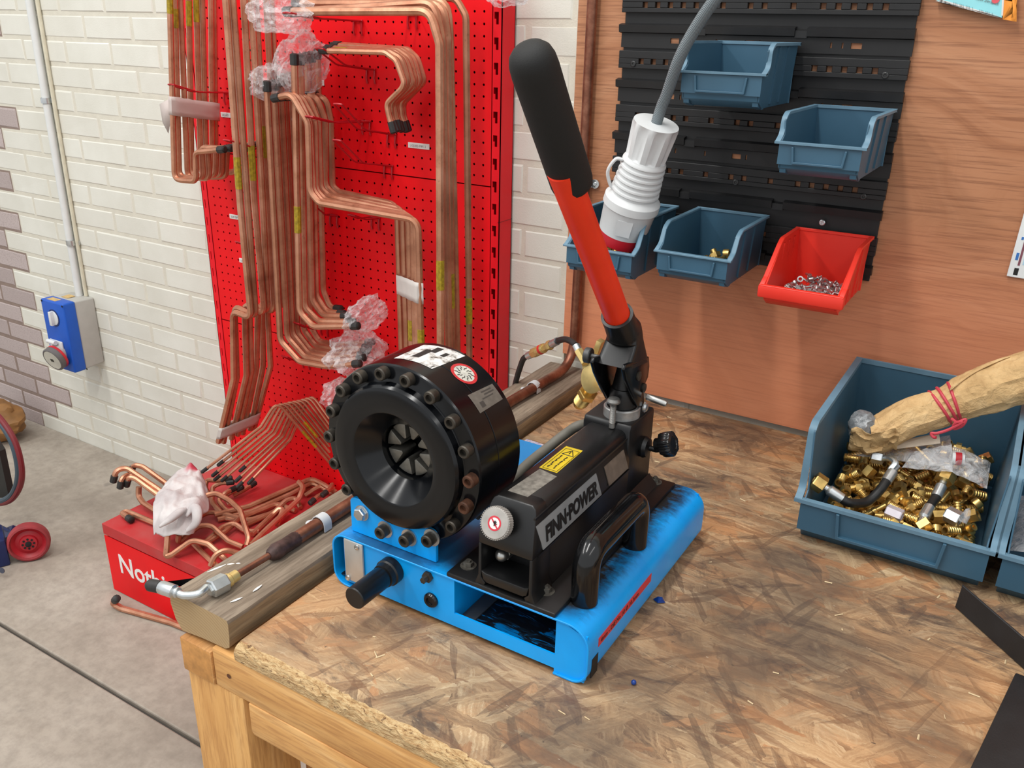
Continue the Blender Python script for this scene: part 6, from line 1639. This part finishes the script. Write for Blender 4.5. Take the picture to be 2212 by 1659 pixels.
bg2 = bag([(2040, 1012, -.28), (2132, 1056, -.28), (2140, 1000, -.22), (2060, 962, -.22)], 'crumpled clear bag at the right of the large bin around a red striped tube', 5, CLEAR, .016)
t0_, t1_ = at(2056, 990, y=-.255), at(2096, 994, y=-.25); td = (t1_-t0_); tl_ = td.length; td.normalize()
tb = thing('glue_tube', 'small white tube with a red stripe inside the crumpled clear bag', 'tube', t0_)
b = MB(); b.lathe([(0, 0), (.0105, 0), (.0105, .006), (0, .006)], t0_, td, 16); b.lathe([(0, .014), (.0095, .014), (.009, .019), (0, .019)], t0_, td, 16); b.build('body', WHITE_PLASTIC, tb)
b = MB(); b.lathe([(0, .005), (.0112, .005), (.0112, .0145), (0, .0145)], t0_, td, 16); b.build('red_stripe', plain('red stripe', lin(180, 30, 44), .5), tb)
b = MB(); b.lathe([(0, .019), (.004, .019), (.0035, tl_+.006), (0, tl_+.006)], t0_, td, 12); b.build('nozzle', GREY_PLASTIC, tb)
bag([(2178, 1190, -.40), (2330, 1200, -.39), (2330, 1080, -.16), (2200, 1070, -.20)], 'clear plastic sheet in the second large bin at the right edge', 7, BAG, .03)

# ---------------------------------------------------------------- black folded tray at the bench's right front
tr = thing('folded_tray', 'black folded sheet metal tray standing at the right front of the bench', 'tray', (0.12, -.70, ZB))
TRM = plain('black crinkle coat', (.014, .0145, .016), .5, var=.25, scale=20, bump=.2, bscale=400)
def slab(P, th, z0, z1, nm):
    """vertical sheet along a ground line P0-P1"""
    p, q = P; d = Vector((q.x-p.x, q.y-p.y, 0)).normalized(); nn = Vector((-d.y, d.x, 0))*th
    b = MB(); b.add([(p.x, p.y, z0), (q.x, q.y, z0), (q.x, q.y, z1), (p.x+d.x*.004, p.y+d.y*.004, z1)]+[(p.x+nn.x, p.y+nn.y, z0), (q.x+nn.x, q.y+nn.y, z0), (q.x+nn.x, q.y+nn.y, z1), (p.x+nn.x, p.y+nn.y, z1)], [(0, 1, 2, 3), (7, 6, 5, 4), (0, 4, 5, 1), (1, 5, 6, 2), (2, 6, 7, 3), (3, 7, 4, 0)])
    return b.build(nm, TRM, tr, smooth=0, bevel=.0008, seg=1)
pL = at(2062, 1311, z=ZB+.001); pR = at(2200, 1436, z=ZB+.001); dd = (pR-pL); pR2 = pL+dd*1.6
slab((pL, pR2), .0035, ZB+.001, ZB+.042, 'back_flange')
b = MB(); e0_, e1_ = at(2194, 1452, z=ZB+.014), at(2096, 1659, z=ZB+.014); e2_ = e1_+(e1_-e0_)*.5
b.prism([(e0_.x, e0_.y), (e2_.x, e2_.y), (e2_.x+.35, e2_.y), (e2_.x+.35, e0_.y-.02), (e0_.x+.08, e0_.y-.005)], 'z', ZB+.001, ZB+.014); b.build('tray_floor', TRM, tr, bevel=.002)

# ---------------------------------------------------------------- wall odds
# cable tie packet pinned to the plywood
pk = thing('tie_packet', 'pale blue packet with an orange top hanging on the plywood at upper right', 'packet', at(2110, 20, y=-.03))
def quad(P4, y, th, mat, nm, par): 
    P = [at(px, py, y=y) for px, py in P4]; b = MB(); b.add(P+[p+Vector((0, th, 0)) for p in P], [(0, 1, 2, 3), (7, 6, 5, 4), (0, 4, 5, 1), (1, 5, 6, 2), (2, 6, 7, 3), (3, 7, 4, 0)]); return b.build(nm, mat, par, smooth=0)
quad([(2023, 0), (2164, 38), (2200, -120), (2060, -150)], -.034, .012, plain('pale blue film', lin(150, 222, 230), .35, var=.05), 'packet_front', pk)
quad([(2020, 2), (2028, 5), (2062, 11), (2164, 40), (2164, 36), (2030, -2)], -.0345, .002, LABEL_W, 'white_edge', pk)
quad([(2163, 34), (2170, 33), (2172, -20), (2165, -20)], -.0348, .003, LABEL_W, 'white_strip', pk)
quad([(2166, 42), (2196, 47), (2189, 38), (2188, 20), (2194, -10), (2200, -130), (2176, -130), (2169, 0), (2168, 30)], -.0355, .008, plain('orange film', lin(252, 158, 56), .4, var=.05), 'orange_header', pk)
o_ = at(2107, -1, y=-.0350); ux_ = at(2150, 10, y=-.0350)-o_
lettering('3.6MM  5MM BLACK', .0052, o_+Vector((0.0, 0, 0)), ux_, (0, 0, 1), INK_FADED, pk, extrude=.0001, sx=.8)
b = MB()
for (x0, y0, k) in ((2060, 4, 13), (2116, 20, 9)):
    for i in range(k):
        if i % 4 == 3: continue
        p = at(x0+i*3.4, y0+i*.95, y=-.0349); q_ = at(x0+i*3.4-1+2.0, y0+i*.95+9, y=-.0349); b.tube([p, q_], .0005, 4, flat=.4)
b.build('barcode', INK_FADED, pk)
b = MB(); b.lathe([(.006, 0), (.006, .0004), (0, .0004)], at(2151, -1, y=-.0349), (0, -1, 0), 16); b.build('red_spot', plain('red spot', lin(222, 90, 100), .5), pk)
# thermometer strip
th = thing('thermometer', 'white wall thermometer strip with blue marks at the right edge of the plywood', 'thermometer', at(2195, 590, y=-.025))
Q0, Q1 = at(2176, 592, y=-.026), at(2211, 466, y=-.026); ll = (Q1-Q0); hh = Vector((ll.x, 0, ll.z)).normalized(); ww = Vector((hh.z, 0, -hh.x))
def strip(u0, u1, v0, v1, y, th_, mat, nm, bv=0):
    P = [Q0+ww*u+hh*v for u, v in ((u0, v0), (u1, v0), (u1, v1), (u0, v1))]
    for p in P: p.y = y
    b = MB(); b.add(P+[p+Vector((0, th_, 0)) for p in P], [(0, 1, 2, 3), (7, 6, 5, 4), (0, 4, 5, 1), (1, 5, 6, 2), (2, 6, 7, 3), (3, 7, 4, 0)]); return b.build(nm, mat, th, smooth=0, bevel=bv)
strip(-.0005, .030, -.004, .30, -.026, .006, plain('white strip', lin(226, 230, 230), .45, var=.03), 'backing_strip', .0012)
strip(.0085, .0155, .0005, .013, -.0263, .002, INK, 'bulb_window')
strip(.0115, .0150, .018, .28, -.0266, .002, plain('wine tube', lin(126, 74, 86), .3), 'tube')
DB = plain('blue mark', lin(50, 112, 186), .5)
strip(.0055, .0098, .027, .040, -.0264, .0015, DB, 'blue_mark'); strip(.0065, .0100, .063, .068, -.0264, .0015, DB, 'blue_mark')
strip(.0185, .0215, .020, .16, -.0264, .0015, plain('pale blue mark', lin(176, 208, 226), .5), 'pale_scale')

# ---------------------------------------------------------------- trolley at the left edge
tw = at(76, 1212, z=0); wr = .060; WC = Vector((tw.x-.015, tw.y, wr))
tl = thing('trolley', 'dark blue hand trolley with a red wheel and looped hoses at the left edge', 'trolley', (WC.x-.15, WC.y+.05, 0))
wa = Vector((.82, -.56, .10)).normalized()
b = MB(); b.lathe([(wr*.80, -.030), (wr*.97, -.026), (wr, -.014), (wr, .002), (wr*.95, .008), (wr*.86, .010), (wr*.80, .004)], WC, wa, 36, closed=True); wh = b.build('tyre', plain('red rubber tyre', lin(146, 48, 52), .7, var=.2), tl)
b = MB(); b.lathe([(0, -.02), (wr*.82, -.02), (wr*.82, .004), (wr*.62, -.006), (wr*.44, -.002), (wr*.40, .006), (wr*.16, .008), (0, .008)], WC, wa, 32); hub = b.build('wheel_disc', plain('red wheel', lin(164, 24, 36), .45, var=.12), tl)
b = MB(); b.lathe([(.009, .006), (.009, .013), (.004, .015), (0, .015)], WC, wa, 8)
a_, b_, _ = frame_of(wa)
for k in range(8): g = 2*PI*k/8; b.lathe([(.0035, .0082), (.0035, .0088), (0, .0088)], WC+(a_*math.cos(g)+b_*math.sin(g))*.0155, wa, 8)
b.build('axle_nut', DARK, hub)
NAVY = plain('navy paint', lin(18, 34, 84), .45, var=.3, scale=20)
b = MB(); p, q = at(-40, 1182, y=WC.y+.03), at(36, 1150, y=WC.y+.03); b.tube([p, q], [.030, .026], 4); b.build('axle_beam', NAVY, tl, smooth=0)
b = MB(); b.tube([at(-30, 1122, y=WC.y+.02), at(40, 1157, y=WC.y+.02)], .0055, 8); b.build('stay', NAVY, tl)
b = MB(); p = at(6, 1222, y=WC.y-.06); p.z = .045; b.obox(p+Vector((-.03, 0, 0)), (.11, .07, .09), Matrix.Rotation(-.45, 3, 'Z')); b.build('foot_block', NAVY, tl, bevel=.006)
b = MB(); b.lathe([(.009, 0), (.009, .003), (0, .003)], at(5, 1232, y=WC.y-.10), (.3, -1, .1), 12); b.build('foot_bolt', plain('grey bolt', lin(70, 74, 90), .5), tl)
yb = WC.y+.05
b = MB(); P = [at(-30, 930, y=yb), at(-2, 975, y=yb), at(19, 1074, y=yb), at(-30, 1078, y=yb)]
b.prism([(p.x, p.z) for p in P], 'y', yb, yb+.02); b.build('toe_plate', plain('black steel plate', (.012, .012, .011), .6), tl)
def loop(off, col, r, nm):
    b = MB(); b.tube(spline([at(-40+off, 870, y=yb-.02), at(0+off, 912, y=yb-.03), at(28+off, 960, y=yb-.035), at(40+off*1.1, 1020, y=yb-.04), at(30+off*1.2, 1062, y=yb-.04), at(5+off, 1082+off*.5, y=yb-.04), at(-40, 1084+off*.6, y=yb-.04)], 6), r, 10); b.build(nm, col, tl)
loop(0, plain('slate blue hose', lin(54, 70, 82), .5), .0095, 'oxygen_hose'); loop(7, plain('dark red hose', lin(112, 24, 32), .5), .0085, 'gas_hose')
# sack by the wall, far left
from mathutils import noise as _nz
b = MB(); c = at(2, 882, y=-.16); bm = bmesh.new(); bmesh.ops.create_icosphere(bm, subdivisions=4, radius=1)
b.add([Vector((c.x-.06, c.y, .075))+Vector((v.co.x*.125, v.co.y*.09, v.co.z*.078))*(1+.22*_nz.noise(v.co*2.2)+.08*abs(_nz.noise(v.co*7))) for v in bm.verts], [[v.index for v in f.verts] for f in bm.faces]); bm.free()
for i in range(len(b.v)): b.v[i].z = max(b.v[i].z, .001)
tag(b.build('paper_sack', plain('brown sack paper', lin(140, 98, 52), .7, var=.3, scale=14, bump=.5, bscale=40), smooth=30), 'crumpled brown sack on the floor at the far left by the bare bricks', 'sack')

# ---------------------------------------------------------------- scraps on the bench
BS = plain('blue scrap', lin(18, 60, 140), .35, var=.3)
b = MB(); c = at(1424, 1299, z=ZB+.002); b.add([c+Vector(p) for p in ((-.010, 0, 0), (0, -.006, .001), (.009, .002, 0), (.002, .006, .005), (-.003, .001, .007), (.004, -.001, .0065))], [(0, 1, 4), (1, 2, 5), (1, 5, 4), (4, 5, 3), (2, 3, 5), (0, 4, 3)]); tag(b.build('plastic_scrap', BS, smooth=0), 'torn scrap of dark blue plastic right of the blue machine', 'scrap')
b = MB(); c = at(1369, 1474, z=ZB+.0035); b.ball(c, .0036, 12); tag(b.build('bead', BS), 'tiny blue bead on the bench near the machine front corner', 'bead')
CHIP = plain('pale wood chip', lin(214, 190, 150), .8, var=.1)
ch = MB(); r = random.Random(21)
for i in range(70):
    x, y = r.uniform(-.78, .1), r.uniform(-1.12, -.06)
    if MX0-.02 < x < MX1+.02 and MY0-.02 < y < MY1+.02: continue
    if x > -.25 and y > -.46: continue
    a = r.uniform(0, PI); l = r.uniform(.002, .007); w_ = r.uniform(.0005, .0013); d = Vector((math.cos(a), math.sin(a), 0)); s = Vector((-d.y, d.x, 0))*w_; c = Vector((x, y, ZB+.0006))
    ch.add([c-d*l-s, c+d*l-s, c+d*l+s, c-d*l+s, c-d*l+Vector((0, 0, .001)), c+d*l+Vector((0, 0, .0014))], [(0, 1, 5, 4), (2, 3, 4, 5), (1, 2, 5), (3, 0, 4), (3, 2, 1, 0)])
tag(ch.build('wood_chips', CHIP, smooth=0, origin=(-.3, -.5, ZB)), 'pale wood splinters scattered over the strand board', 'wood chips', None, 'stuff')
